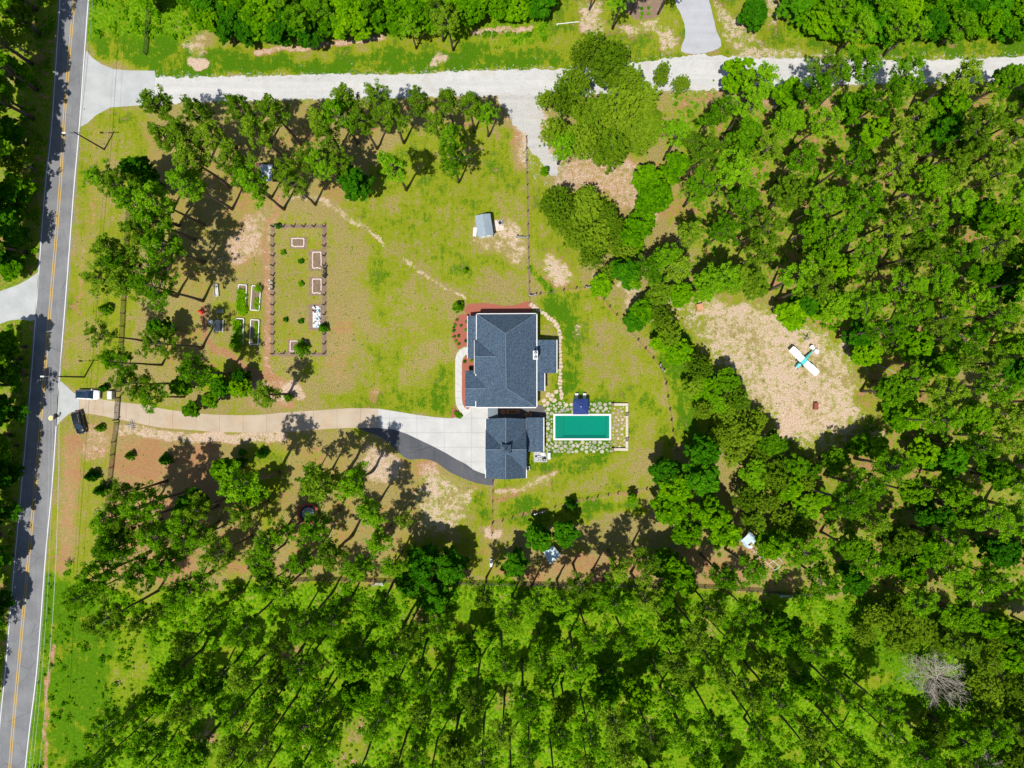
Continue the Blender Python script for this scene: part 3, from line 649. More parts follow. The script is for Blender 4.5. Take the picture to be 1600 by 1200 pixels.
# walls
def wallbox(U, x0, y0, x1, y1, z1, par, inset=.4, name='wall', mt=None, z0=0):
    a, b = U(x0, y0, z1), U(x1, y1, z1); m = MB(); m.box((a[0]+b[0])/2, (a[1]+b[1])/2, z0, abs(b[0]-a[0])-2*inset, abs(b[1]-a[1])-2*inset, z1-.12-z0); o = m.build(name, mt or M['siding'], par); return (a[0]+inset, b[0]-inset, b[1]+inset, a[1]-inset)
hw = wallbox(U, 745, 491, 838, 636, ze, house); lw = wallbox(U, 727, 579, 752, 635, lz, house, .3)
m = MB()   # gable end walls
m.add([(e1[0]+.3, e1[1]-.3, ze-.2), (e2[0]+.3, e2[1]+.3, ze-.2), (r1[0]+.3, r1[1], wr-.35), (e1[0]+.6, e1[1]-.3, ze-.2), (e2[0]+.6, e2[1]+.3, ze-.2), (r1[0]+.6, r1[1], wr-.35)], [(0,2,1),(3,4,5),(0,3,5,2),(1,2,5,4),(0,1,4,3)])
m.add([(g1[0]+.3, g1[1]-.3, lz-.2), (g4[0]+.3, g4[1]+.3, lz-.2), (h1[0]+.3, h1[1], lr-.35), (g1[0]+.6, g1[1]-.3, lz-.2), (g4[0]+.6, g4[1]+.3, lz-.2), (h1[0]+.6, h1[1], lr-.35)], [(0,2,1),(3,4,5),(0,3,5,2),(1,2,5,4),(0,1,4,3)])
m.build('gable_wall', M['siding'], house)
# porches
def shed_roof(U, x0, y0, x1, y1, zin, zout, side, par, posts=(), name='porch_roof', mt=None):
    za, zb = (zout, zin) if side == 'w' else (zin, zout)
    vs = [U(x0,y0,za), U(x1,y0,zb), U(x1,y1,zb), U(x0,y1,za)]; m = MB(); m.shell(vs, [(3,2,1,0)], .16); o = m.build(name, mt or M['shingle'], par)
    g = MB(); 
    if side == 'w': gut(g, vs[0], vs[3], .12)
    else: gut(g, vs[2], vs[1], .18)
    g.build('gutter', M['white'], o)
    for k in posts:
        px, py, _ = (vs[0] if side == 'w' else vs[1]); q = vs[3] if side == 'w' else vs[2]
        x = px+(.3 if side == 'w' else -.3); y = py-.3+(q[1]-py+.6)*k; pm = MB(); pm.box(x, y, 0, .22, .22, zout-.16); pm.box(x, y, 0, .32, .32, .2); pm.build('column', M['white'], par)
    return o
shed_roof(U, 730.8, 493.5, 745.5, 560.5, 3.5, 2.7, 'w', house, (0, .33, .66, 1)); shed_roof(U, 838, 531, 869.5, 583, 3.45, 2.5, 'e', house); shed_roof(U, 838, 583.2, 850.5, 611, 3.3, 2.8, 'e', house)
wallbox(U, 838, 531, 869.5, 583, 2.5, house, .35); wallbox(U, 838, 583, 850.5, 611, 2.75, house, .3)
m = MB(); cx, cy, _ = U(836.5, 555, 6); m.box(cx, cy, 0, .75, 1.5, 6.2); ch = m.build('chimney', M['brick_white'], house)
m = MB(); m.box(cx, cy, 6.2, .9, 1.65, .12); m.build('chimney_cap', M['white'], ch)
for k in (-.4, .4):
    m = MB(); m.tube([(cx, cy+k, 6.3), (cx, cy+k, 6.65)], .2, 12); m.tube([(cx, cy+k, 6.65), (cx, cy+k, 6.75)], [.28, .1], 12); m.build('flue', M['metal'], ch)
m = MB(); vx, vy, _ = U(786.5, 489.5, 2.5)
for px, py in ((812,520),(818,575),(770,600)):
    m = MB(); x, y, _ = U(px, py, 5); zz = 7.3-3.7*min(1, abs(x-N[0])/5.7); m.tube([(x, y, zz-.2), (x, y, zz+.35)], .07, 8); m.build('vent_pipe', M['metal'], roof)
for y in (-6.5, -2.2): window(house, hw[1]-.0, y, 1.0, 1.4, 1.4, 1, 0)
for x in (-4, 0, 3.4): window(house, x, hw[3], 1.0, 1.5, 1.4, 0, 1)
window(house, hw[0], 5, .9, 1.6, 1.5, -1, 0); window(house, hw[0], 2.6, .9, 1.2, 1.5, -1, 0); door(house, hw[0], 3.9+3, 1.0, 2.1, -1, 0)
window(house, lw[0], -5.6, .9, 1.8, 1.4, -1, 0); window(house, 2.0, hw[2], 1.0, 1.6, 1.2, 0, -1); door(house, 4.2, hw[2], 1.8, 2.1, 0, -1, M['glass'])
window(house, (869.5-792)*.1225-.35, 0.8, .9, 2.4, 1.3, 1, 0)
# garage
go = P(790, 702); gar = thing('garage', go, 0, 'detached garage with blue-grey cross-gable roof and cupola beside the concrete court', 'garage')
U = roofer(go); ze, zr = 3.1, 6.5
rf = MB(); rf.cur = 0
y0, y1 = 653.5, 749; a, b, c, d = U(759.3,y0+1,ze), U(821.8,y0+1,ze), U(821.8,y1-2,ze), U(759.3,y1-2,ze); r0, r1 = U(790.3,y0-.5,zr), U(790.3,y1,zr)
rf.shell([a,b,c,d,r0,r1], [(0,3,5,4),(1,4,5,2)], .18)
a2, b2, c2, d2 = U(758.6,671,ze), U(822.4,671,ze), U(822.4,734,ze), U(758.6,734,ze); q0, q1 = U(758.4,702.5,zr-.006), U(822.6,702.5,zr-.006)
rf.shell([a2,b2,c2,d2,q0,q1], [(0,4,5,1),(3,2,5,4)], .18)
roof = rf.build('roof', M['shingle'], gar)
m = MB()
for p, q in ((r0, r1), (q0, q1)): bar(m, p, q, .18, .02)
cc = U(790.3, 702.5, zr)
for p in (U(760,671.5,ze+.1), U(821,671.5,ze+.1), U(821,733.5,ze+.1)): bar(m, p, cc, .09, .015)
m.build('ridge_cap', M['ridge'], roof)
for gs in ((c, b, .16), (a, d, .14)): m = MB(); gut(m, *gs); m.build('gutter', M['white'], gar)
gw = wallbox(U, 759.3, y0+1, 821.8, y1-2, ze, gar, .35)
m = MB()
def tri(m, p, q, r, dx, dy):
    vs = [p, q, r]; m.add(vs+[(x+dx, y+dy, z) for x, y, z in vs], [(0,1,2),(5,4,3),(0,3,4,1),(1,4,5,2),(2,5,3,0)])
zc = ze-.2; xr = r0[0]
tri(m, (gw[0], gw[3], zc), (gw[1], gw[3], zc), (xr, gw[3], zr-.45), 0, -.2); tri(m, (gw[1], gw[2], zc), (gw[0], gw[2], zc), (xr, gw[2], zr-.45), 0, .2)
yr = q0[1]; tri(m, (gw[0], yr-3.5, zc), (gw[0], yr+3.5, zc), (gw[0], yr, zr-.45), .2, 0); tri(m, (gw[1], yr+3.5, zc), (gw[1], yr-3.5, zc), (gw[1], yr, zr-.45), -.2, 0)
m.build('gable_wall', M['siding'], gar)
for yy in (-3.6, -.1, 3.2):
    door(gar, gw[0], yy, 2.7, 2.3, -1, 0, M['white'], 'garage_door', 3)
window(gar, 0, gw[2], 1.0, 1.4, 1.3, 0, -1); door(gar, 1.5, gw[3], 1, 2.1, 0, 1)
shed_roof(U, 822, 652.5, 849, 706, 3.2, 2.45, 'e', gar, (0, .5, 1), 'lean_to_roof')
m = MB(); m.box(cc[0], cc[1], zr-1.0, 1.25, 1.25, 1.75); cup = m.build('cupola', M['siding'], gar)
m = MB(); k = .95; zt = zr+.75; m.shell([(cc[0]-k,cc[1]-k,zt),(cc[0]+k,cc[1]-k,zt),(cc[0]+k,cc[1]+k,zt),(cc[0]-k,cc[1]+k,zt),(cc[0],cc[1],zt+.75)], [(0,1,4),(1,2,4),(2,3,4),(3,0,4)], .08); cr = m.build('cupola_roof', M['shingle'], cup)
m = MB()
for sx, sy in ((-1,-1),(1,-1),(1,1),(-1,1)): bar(m, (cc[0]+sx*k, cc[1]+sy*k, zt), (cc[0], cc[1], zt+.75), .08, .02)
m.build('ridge_cap', M['ridge'], cr)
m = MB(); m.tube([(cc[0],cc[1],zt+.7),(cc[0],cc[1],zt+1.9)], .03, 6); m.tube([(cc[0]-.45,cc[1]-.3,zt+1.6),(cc[0]+.45,cc[1]+.3,zt+1.6)], .035, 6); m.tube([(cc[0]+.3,cc[1]-.35,zt+1.35),(cc[0]-.3,cc[1]+.35,zt+1.35)], .02, 6); m.build('weather_vane', M['black'], cup)
# breezeway with a metal roof
bo = P(769.5, 645); bz = thing('breezeway', bo, 0, 'small grey metal roofed breezeway linking the house to the garage', 'breezeway'); U = roofer(bo)
m = MB(); vs = [U(762.5,636.6,2.9), U(777.5,636.6,2.9), U(777.5,653.5,2.6), U(762.5,653.5,2.6)]; m.shell(vs, [(3,2,1,0)], .08)
for k in range(6):
    t = (k+.0)/5; p = Vector(vs[0]).lerp(Vector(vs[1]), t); q = Vector(vs[3]).lerp(Vector(vs[2]), t); m.tube([p+Vector((0,0,.03)), q+Vector((0,0,.03))], .025, 4)
m.build('metal_roof', M['metal_roof'], bz)
for x, y in ((vs[0][0]+.1, vs[0][1]-.15), (vs[1][0]-.1, vs[1][1]-.15), (vs[2][0]-.1, vs[2][1]+.2), (vs[3][0]+.1, vs[3][1]+.2)):
    m = MB(); m.box(x, y, 0, .14, .14, 2.55); m.build('post', M['white'], bz)
# planters and table on the shaded patio
def planter(px, py, sc, label, group='potted plants on the shaded patio'):
    t = thing('plant_pot', (*P(px, py), .024), 0, label, 'plant pot', group); m = MB(); m.tube([(0,0,0),(0,0,.42*sc)], [.26*sc, .40*sc], 12); m.build('pot', M['terracotta'], t)
    V, F = leaf_cloud([(0, 0, .52*sc, .2*sc)], 14, .08, np.random.default_rng(int(px*7))); mesh_np('foliage', V, F, M['lf_deep'], t)
def leaf_cloud(clumps, per, size, rg, up=.5, flat=.75, elong=1.0):
    "leaf-sized quads round clump centres (x, y, z, r)"
    c = np.asarray(clumps, float); n = len(c)*per; cc = np.repeat(c, per, 0)
    d = rg.normal(size=(n, 3)); d /= np.linalg.norm(d, axis=1)[:, None]
    rr = rg.random(n)**.45*cc[:, 3]; p = cc[:, :3]+d*rr[:, None]*np.array([1, 1, flat])
    nrm = d*.75+rg.normal(size=(n, 3))*.5+np.array([0, 0, up]); nrm /= np.linalg.norm(nrm, axis=1)[:, None]
    a = np.cross(nrm, rg.normal(size=(n, 3))); a /= np.linalg.norm(a, axis=1)[:, None]+1e-9; b = np.cross(nrm, a)
    s = size*rg.uniform(.6, 1.35, n)[:, None]; a = a*s*elong; b = b*s
    j = lambda: rg.uniform(.75, 1.1, (n, 1))
    V = np.stack([p-a*j(), p-b*.8*j(), p+a*j(), p+b*.8*j()], 1).reshape(-1, 3)
    return V, np.arange(n*4).reshape(-1, 4)
for k, (px, py) in enumerate([(786,643.5),(795,643.2),(799.5,643.4),(803.5,643.2),(809,642.6)]): planter(px, py, 1.1, f'{nth(k+1)} terracotta pot from the left in the row between house and garage')
for k, (px, py) in enumerate([(822.5,648.3),(828,648)]): planter(px, py, 1.0, ('left' if k == 0 else 'right')+' pot of the pair on the shaded patio above the lean-to roof')
# ------------------------------------------------------------------ sheds
def small_shed(name, corners, ze, zr, label, mroof, tagx='shed'):
    "corners: photo pixels of the roof corners at eave height, ridge along the long side"
    o = P(*[sum(c[i] for c in corners)/4 for i in (0, 1)], ze); t = thing(name, o, 0, label, tagx); U = roofer(o)
    a, b, c, d = [U(x, y, ze) for x, y in corners]; mid = lambda p, q: ((p[0]+q[0])/2, (p[1]+q[1])/2, zr); r0, r1 = mid(a, b), mid(d, c)
    m = MB(); m.shell([a,b,c,d,r0,r1], [(0,3,5,4),(1,4,5,2)], .08); m.build('roof', mroof, t)
    m = MB(); cx = sum(p[0] for p in (a,b,c,d))/4; cy = sum(p[1] for p in (a,b,c,d))/4
    i = [((p[0]-cx)*.93, (p[1]-cy)*.95) for p in (a,b,c,d)]
    m.prism(i, 0, ze-.05); rr = [((i[0][0]+i[1][0])/2, (i[0][1]+i[1][1])/2), ((i[2][0]+i[3][0])/2, (i[2][1]+i[3][1])/2)]
    zz = ze-.06; m.add([(*i[0],zz),(*i[1],zz),(*i[2],zz),(*i[3],zz),(*rr[0],zr-.14),(*rr[1],zr-.14)], [(1,0,4),(3,2,5),(0,3,5,4),(2,1,4,5),(0,1,2,3)])
    w = m.build('wall', M['siding'], t); return t, i
t, ic = small_shed('garden_shed', [(742,337.5),(766,333.5),(771,366.5),(747,370.5)], 2.6, 3.3, 'white garden shed with pale blue-grey metal roof on the open lawn', M['shed_roof'])
def along(p, q, f): return (p[0]+(q[0]-p[0])*f, p[1]+(q[1]-p[1])*f)
sx, sy = along(ic[3], ic[2], .5); dv = Vector((ic[2][0]-ic[3][0], ic[2][1]-ic[3][1])).normalized(); window(t, sx-dv.x*.55, sy-dv.y*.55, 1.3, .6, .6, dv.y, -dv.x); window(t, sx+dv.x*.55, sy+dv.y*.55, 1.3, .6, .6, dv.y, -dv.x)
sx, sy = along(ic[0], ic[3], .55); door(t, sx-.02, sy, 1.6, 2.0, -.99, -.13, M['white'], 'double_door')
m = MB(); rx, ry = along(ic[0], ic[3], .62); m.prism([(rx-1.0, ry-.85), (rx-.35, ry-.95), (rx-.2, ry+.75), (rx-.85, ry+.85)], 0, .22); m.build('ramp', M['white'], t)
ac = thing('air_conditioner', P(781.5, 349.5), 0, 'round grey fan unit on the small paved pad beside the garden shed', 'fan unit')
m = MB(); m.box(0,0,.06,.8,.8,.75); m.build('casing', M['plastic'], ac); m = MB(); m.tube([(0,0,.81),(0,0,.86)], .36, 16); m.build('fan_grille', M['black'], ac)
m = MB(); m.tube([(-.5,.4,.06),(-.5,.4,.5)], .12, 8); m.tube([(.5,.3,.06),(.5,.3,.4)], .14, 8); m.build('tank', M['metal'], ac)
# small half-open shed in the pines
o = P(421, 270); t = thing('animal_shelter', o, 0, 'small shelter with pale metal roof on one half and brown boards', 'shelter'); U = roofer(o)
m = MB(); m.shell([U(407,257,2.4),U(425.5,257.5,2.8),U(424.5,283,2.8),U(406,282,2.4)], [(3,2,1,0)], .08)
for k in range(7): p = Vector(U(407,257,2.4)).lerp(Vector(U(406,282,2.4)), k/6); q = Vector(U(425.5,257.5,2.8)).lerp(Vector(U(424.5,283,2.8)), k/6); m.tube([p+Vector((0,0,.03)), q+Vector((0,0,.03))], .025, 4)
m.build('metal_roof', M['pale_roof'], t)
m = MB()
for k in range(8): 
    xa = 425.6+k*1.3; a, b, c, d = U(xa,257.5,2.75-k*.05), U(xa+1.15,257.5,2.72-k*.05), U(xa+1.15,284,2.72-k*.05), U(xa,284,2.75-k*.05); m.shell([a,b,c,d], [(3,2,1,0)], .06)
m.build('board_roof', M['wood_brown'], t)
m = MB(); m.box(-.9, -.1, 0, 1.9, 2.7, 2.3); m.build('wall', M['wood_brown'], t)
for x, y in ((1.6,1.3),(1.6,-1.5)): m = MB(); m.box(x, y, 0, .12, .12, 2.3); m.build('post', M['wood'], t)
# white-roofed hut in the pines below
t, ic = small_shed('chicken_coop', [(848,862),(866,855),(877,868),(859,881)], 1.9, 2.3, 'small hut with streaked blue and white roof under the two dense round trees', M['tarp'], 'hut')
door(t, *along(ic[3], ic[2], .5), .7, 1.5, .5, -.86, M['wood'])

# ------------------------------------------------------------------ fences and gates
def fence(pts, spacing, h, label, mt, rails=4, rh=.14, post=.13, name='board_fence', wire=False, skip=()):
    W2 = [Vector((*P(*p), 0)) for p in pts]; o = W2[0]; t = thing(name, (o.x, o.y), 0, label, 'fence')
    pos = []
    for i in range(len(W2)-1):
        L = (W2[i+1]-W2[i]).length; n = max(1, round(L/spacing))
        for k in range(n): pos.append(W2[i].lerp(W2[i+1], k/n)-o)
    pos.append(W2[-1]-o)
    pm = MB(); pm.box(0, 0, 0, post, post, h); pm.box(0, 0, h, post*1.25, post*1.25, .03, taper=.6); proto = pm.build('post', mt, t)
    for i, p in enumerate(pos):
        q = proto if i == 0 else proto.copy()
        if i: COL.objects.link(q); q.parent = t
        q.location = p; d = pos[min(i+1, len(pos)-1)]-pos[max(i-1, 0)]; q.rotation_euler.z = math.atan2(d.y, d.x)
    m = MB()
    for i in range(len(pos)-1):
        a, b = pos[i], pos[i+1]; d = b-a; L = d.length; rz = math.atan2(d.y, d.x); mid = (a+b)/2; nn = Vector((-d.y, d.x, 0)).normalized()*(post/2+.015)
        for r in range(rails):
            z = h*(.12+.80*r/max(1, rails-1)) if rails > 1 else h*.9
            if wire: m.tube([a+Vector((0,0,z)), b+Vector((0,0,z))], .008, 3, cap=False)
            else: m.box(mid.x+nn.x, mid.y+nn.y, z-rh/2, L-.01, .03, rh, rz)
    m.build('wire' if wire else 'rails', M['wire'] if wire else mt, t); return t
fence([(207,288),(203,330),(199,400),(195,470),(193,510),(190,560),(187.5,612)], 2.7, 1.5, 'dark board fence along the road above the driveway gate', M['wood_dark'])
fence([(184.5,660),(180,690),(176,730),(172,765),(168,812),(165,860)], 2.7, 1.5, 'dark board fence along the road below the driveway gate', M['wood_dark'])
fence([(236,-20),(234,20),(232,55),(229,86)], 2.7, 1.5, 'short dark board fence on the green verge at the top', M['wood_dark'])
fence([(430,908),(500,905),(600,907.5),(700,910),(800,912.5),(900,914),(1000,915.5),(1100,917),(1216,925),(1276,930)], 2.7, 1.4, 'long dark board fence along the top edge of the lower wood', M['wood_dark'])
fence([(1418,919),(1450,935),(1480,951),(1512,972),(1560,1000)], 2.7, 1.4, 'dark board fence slanting through the right-hand wood', M['wood_dark'])
fence([(822,215),(823.5,290),(825,372),(826,420),(827,463),(827.5,490)], 2.3, 1.2, 'thin wire fence with dark posts running down the lawn to the house', M['wood_dark'], 3, wire=True, name='wire_fence', post=.12)
fence([(827,463),(860,457),(900,451),(928,448),(934,456),(952,480),(985,518),(1008,545),(1032,575),(1040,600),(1046,640),(1053,690),(1058,702)], 2.3, 1.2, 'curved wire fence round the back yard beside the pool', M['wood_dark'], 3, wire=True, name='wire_fence', post=.20)
fence([(770,752),(769,800),(768.5,835)], 2.2, 1.2, 'short wire fence straight down from the garage corner', M['wood_dark'], 3, wire=True, name='wire_fence', post=.12)
fence([(770,817),(800,809),(850,797),(900,783),(950,773),(1010,764)], 1.95, 1.2, 'wire fence along the lower edge of the back lawn', M['wood_dark'], 3, wire=True, name='wire_fence', post=.15)
fence([(427,354.5),(443,354.5),(459,354.5),(475,354.5),(491,354.5),(507,354.5),(507,553),(427,553),(427,354.5)], 1.95, 1.7, 'tall thin posts and wire round the vegetable garden', M['wood_dark'], 3, wire=True, name='garden_fence', post=.17)
def gate(a, b, h, label, mt, name='gate', bars=5, z0=.15):
    A_, B_ = Vector((*P(*a), 0)), Vector((*P(*b), 0)); t = thing(name, (A_.x, A_.y), 0, label, 'gate'); d = B_-A_; L = d.length; rz = math.atan2(d.y, d.x); m = MB()
    for k in range(bars): m.box(d.x/2, d.y/2, z0+(h-z0)*k/(bars-1)-.03, L, .04, .07, rz)
    n = max(2, int(L/1.2)); 
    for k in range(n+1): m.box(d.x*k/n, d.y*k/n, z0-.04, .06, .045, h-z0+.08, rz)
    m.tube([(0,0,z0),(d.x/2,d.y/2,h)], .025, 4); m.tube([(d.x/2,d.y/2,h),(d.x,d.y,z0)], .025, 4)
    m.build('panel', mt, t)
    for q in (Vector((0,0,0)), d):
        m = MB(); m.box(q.x, q.y, 0, .2, .2, h+.25, rz); m.box(q.x, q.y, h+.25, .26, .26, .06, rz); m.build('gate_post', mt, t)
    return t
gate((187,621), (184.5,656), 1.5, 'tall dark driveway gate standing across the tan concrete drive', M['wood_dark'], bars=6)
gate((807,371), (824.5,372.5), 1.2, 'open grey gate on the lawn fence below the garden shed', M['metal'])
gate((915,450), (927,448), 1.2, 'grey gate at the top corner of the back yard fence', M['metal'])
gate((1030,570), (1036,580), 1.2, 'small gate on the right side of the back yard fence', M['metal'])
gate((827.5,463), (836,461.5), 1.2, 'small gate where the lawn fence meets the yard fence', M['metal'])
gate((835,802), (847,799), 1.2, 'grey gate in the lower lawn fence', M['metal'])
gate((585,911), (600,911), 1.3, 'pale metal gate lying along the back board fence', M['plastic'])
gate((1216,929), (1232,930), 1.3, 'white gate leaning at the back fence right of centre', M['plastic'])
gate((425.7,440), (425.7,453), 1.6, 'grey metal gate on the left side of the vegetable garden', M['plastic'])
gate((508.5,420), (508.5,434), 1.6, 'dark gate on the right side of the vegetable garden', M['wood_dark'])

# ------------------------------------------------------------------ garden beds
def bed(name, px, py, w, h, rot, label, mt, z=.45, brick=False, plant=None, group=None, open_side=False):
    x, y = P(px, py); t = thing(name, (x, y), rot, label, 'garden bed', group); w *= S; h *= S; b = .16 if not brick else .22; m = MB()
    if not brick:
        m.box(0, h/2, 0, w, b, z); m.box(0, -h/2, 0, w, b, z); m.box(w/2, 0, 0, b, h-b, z); m.box(-w/2, 0, 0, b, h-b, z)
    else:
        rg = random.Random(int(px)); 
        for ax, L, cst in (('x', w, h/2), ('x', w, -h/2), ('y', h, w/2), ('y', h, -w/2)):
            n = int(L/.42)
            for k in range(n):
                if rg.random() < .08: continue
                u = -L/2+(k+.5)*L/n; r = rg.uniform(-.05, .05)
                if ax == 'x': m.box(u, cst+r, 0, L/n-.03, .22, .2+rg.uniform(-.02, .02), r)
                else: m.box(cst+r, u, 0, .22, L/n-.03, .2+rg.uniform(-.02, .02), r)
    m.build('frame', mt, t); m = MB(); m.box(0, 0, 0, w-b, h-b, z*.75 if not brick else .08); m.build('soil', M['soil'], t)
    if plant:
        rg = np.random.default_rng(int(px*3+py)); cl = []
        for (u0, v0, u1, v1, n, r, hh) in plant:
            for _ in range(n): cl.append((rg.uniform(u0, u1)*w/2, rg.uniform(v0, v1)*h/2, z+rg.uniform(0, hh), r*rg.uniform(.7, 1.2)))
        V, F = leaf_cloud(cl, 34, .12, rg); mesh_np('plants', V, F, M['lf_bright'], t)
    return t
bg = 'raised beds left of the vegetable garden'
bed('raised_bed', 379, 465, 12.5, 39, R(-4), 'raised bed overflowing with bright green vines, upper left of the four', M['white'], plant=[(-.9,-1.1,.9,.6,110,.40,.25),(-.2,-1.35,1.3,-.7,30,.38,.1)], group=bg)
bed('raised_bed', 400.5, 466, 13.5, 38, R(-4), 'raised bed half planted with a small bush at its top end', M['white'], plant=[(0,-.9,.8,0,36,.28,.1),(.1,.55,1.1,1.05,20,.45,.9)], group=bg)
bed('raised_bed', 374.5, 518, 13, 40, R(-3), 'raised bed hidden under a large dense green bush', M['white'], plant=[(-1.1,-1.1,.5,.8,120,.45,.5),(-1.3,-1.35,1,-.4,60,.5,.9)], group=bg)
bed('raised_bed', 398.5, 519, 13, 38, R(-3), 'raised bed with a narrow strip of lettuce on its right side', M['white'], plant=[(.1,-.85,.6,.85,50,.22,.05)], group=bg)
bb = 'brick edged beds inside the vegetable garden'
bed('brick_bed', 466, 379, 19, 12.5, R(-2), 'pale brick bed lying crosswise at the top of the vegetable garden', M['brick_white'], brick=True, group=bb)
bed('brick_bed', 495.5, 406.5, 13, 25, 0, 'upright pale brick bed, upper one beside the right garden fence', M['brick_white'], brick=True, group=bb)
bed('brick_bed', 495.5, 447, 13, 22, R(-1), 'upright pale brick bed, middle one beside the right garden fence', M['brick_white'], brick=True, group=bb)
bed('brick_bed', 466, 541, 24, 16, R(-2), 'pale brick bed at the bottom of the garden, half under a small tree', M['brick_white'], brick=True, group=bb)
jb = thing('scrap_pile', P(495, 495), 0, 'heap of white and dark plastic sheets and scraps in the vegetable garden', 'scrap pile')
rg = random.Random(3)
for k in range(26):
    m = MB(); cx, cy = rg.uniform(-.55, .55), rg.uniform(-1.9, 1.9); L = rg.uniform(.35, 1.0); w = rg.uniform(.2, .55); a = rg.uniform(0, 3.1); z = .05+k*.018
    n = 7; vs = []; 
    for i in range(n): 
        f = i/(n-1)-.5; vs += [(cx+math.cos(a)*f*L-math.sin(a)*w*s_*(1-abs(f)*.5)*.5, cy+math.sin(a)*f*L+math.cos(a)*w*s_*(1-abs(f)*.5)*.5, z+.12+rg.uniform(-.1, .14)) for s_ in (-1, 1)]
    vs2 = [(x, y, z_-.03) for x, y, z_ in vs]; N2 = len(vs); fs = []
    for i in range(n-1): q = (2*i, 2*i+2, 2*i+3, 2*i+1); fs += [q, tuple(N2+j for j in q[::-1])]
    m.add(vs+vs2, fs); m.build('sheet', M[['white', 'white', 'plastic', 'white', 'tarp', 'black', 'rust'][k % 7]], jb)
m = MB(); m.box(0,0,0,1.5,4.2,.14); m.build('pallet', M['plastic'], jb)

# ------------------------------------------------------------------ furniture and yard things
def bench(px, py, rz, label, mt, L=2.2, group=None):
    t = thing('bench', P(px, py), rz, label, 'bench', group)
    m = MB()
    for k in range(4): m.box(0, -.22+k*.14, .43, L, .11, .04)
    m.build('seat', mt, t); m = MB()
    for k in range(3): m.box(0, .36+k*.03, .52+k*.15, L, .03, .11)
    m.build('backrest', mt, t)
    for s in (-1, 1):
        for yy in (-.2, .3): m = MB(); m.box(s*(L/2-.15), yy, 0, .08, .08, .43 if yy < 0 else .98); m.build('leg', mt, t)
        m = MB(); m.box(s*(L/2-.08), .03, .64, .07, .6, .05); m.build('armrest', mt, t)
def picnic_table(px, py, rz, label, mt, L=2.0):
    t = thing('picnic_table', P(px, py), rz, label, 'table'); m = MB()
    for k in range(5): m.box(0, -.36+k*.18, .72, L, .15, .05)
    m.build('tabletop', mt, t)
    for s in (-1, 1): m = MB(); [m.box(0, s*.82+k*.13, .42, L, .11, .05) for k in (-.5, .5)]; m.build('bench_seat', mt, t)
    for s in (-1, 1):
        m = MB(); m.tube([(s*.7,-.75,0),(s*.7,-.25,.72)], .05, 4); m.tube([(s*.7,.75,0),(s*.7,.25,.72)], .05, 4); m.tube([(s*.7,-.85,.4),(s*.7,.85,.4)], .04, 4); m.build('leg', mt, t)
bench(340, 454, R(95), 'grey wooden bench standing under the pines left of the raised beds', M['plastic'], 2.4)
picnic_table(343, 510, R(88), 'grey picnic table in pine shade left of the raised beds', M['metal'], 2.3)
bench(345, 487, R(0), 'dark grey bench just above the shaded picnic table', M['metal'], 1.5)
t = thing('tub', P(329.5, 503.5), 0, 'round white tub of water beside the shaded picnic table', 'tub'); m = MB(); n = 20
for (r0, z0, r1, z1) in ((.42, 0, .5, .35), (.5, .35, .42, .35), (.42, .35, .38, .12)):
    b = [(math.cos(2*math.pi*k/n)*r0, math.sin(2*math.pi*k/n)*r0, z0) for k in range(n)]+[(math.cos(2*math.pi*k/n)*r1, math.sin(2*math.pi*k/n)*r1, z1) for k in range(n)]; m.add(b, [(k, (k+1)%n, n+(k+1)%n, n+k) for k in range(n)])
m.build('rim', M['white'], t); m = MB(); m.tube([(0,0,.1),(0,0,.2)], .40, 16); m.build('contents', M['metal'], t)
t = thing('folding_chair', P(316.5, 489), R(30), 'bright red camping chair on the bare ground left of the picnic table', 'chair'); m = MB()
m.add([(-.35,-.3,.42),(.35,-.3,.42),(.4,.3,.36),(-.4,.3,.36),(-.35,-.3,.39),(.35,-.3,.39),(.4,.3,.33),(-.4,.3,.33)], [(0,1,2,3),(7,6,5,4),(0,4,5,1),(1,5,6,2),(2,6,7,3),(3,7,4,0)]); m.build('seat', M['red_plastic'], t)
m = MB(); m.add([(-.38,.3,.38),(.38,.3,.38),(.4,.52,.95),(-.4,.52,.95),(-.38,.34,.38),(.38,.34,.38),(.4,.56,.95),(-.4,.56,.95)], [(0,1,2,3),(7,6,5,4),(0,4,5,1),(1,5,6,2),(2,6,7,3),(3,7,4,0)]); m.build('backrest', M['red_plastic'], t)
for s in (-1, 1):
    for q in (-1, 1): m = MB(); m.tube([(s*.4,q*.32,0),(s*.36,-q*.25,.4)], .018, 5); m.build('leg', M['metal'], t)
# trampoline
tx, ty = P(481.5, 803, 1.0); t = thing('trampoline', (tx, ty), 0, 'round trampoline with red padding and grey mat among the pines', 'trampoline'); n = 40
def ring(m, r0, r1, z0, z1, n=40, th=.05):
    vs = []
    for r, z in ((r0, z0), (r1, z1), (r1, z1-th), (r0, z0-th)): vs += [(math.cos(2*math.pi*k/n)*r, math.sin(2*math.pi*k/n)*r, z) for k in range(n)]
    m.add(vs, [(a*n+k, a*n+(k+1)%n, ((a+1)%4)*n+(k+1)%n, ((a+1)%4)*n+k) for a in range(4) for k in range(n)])
m = MB(); ring(m, 1.68, 2.05, .95, .93); m.build('padding', M['red'], t); m = MB(); ring(m, 1.25, 1.66, .93, .93); m.build('springs', M['black'], t); m = MB(); m.tube([(0,0,.9),(0,0,.925)], 1.25, 40); m.build('jump_mat', M['mesh_mat'], t)
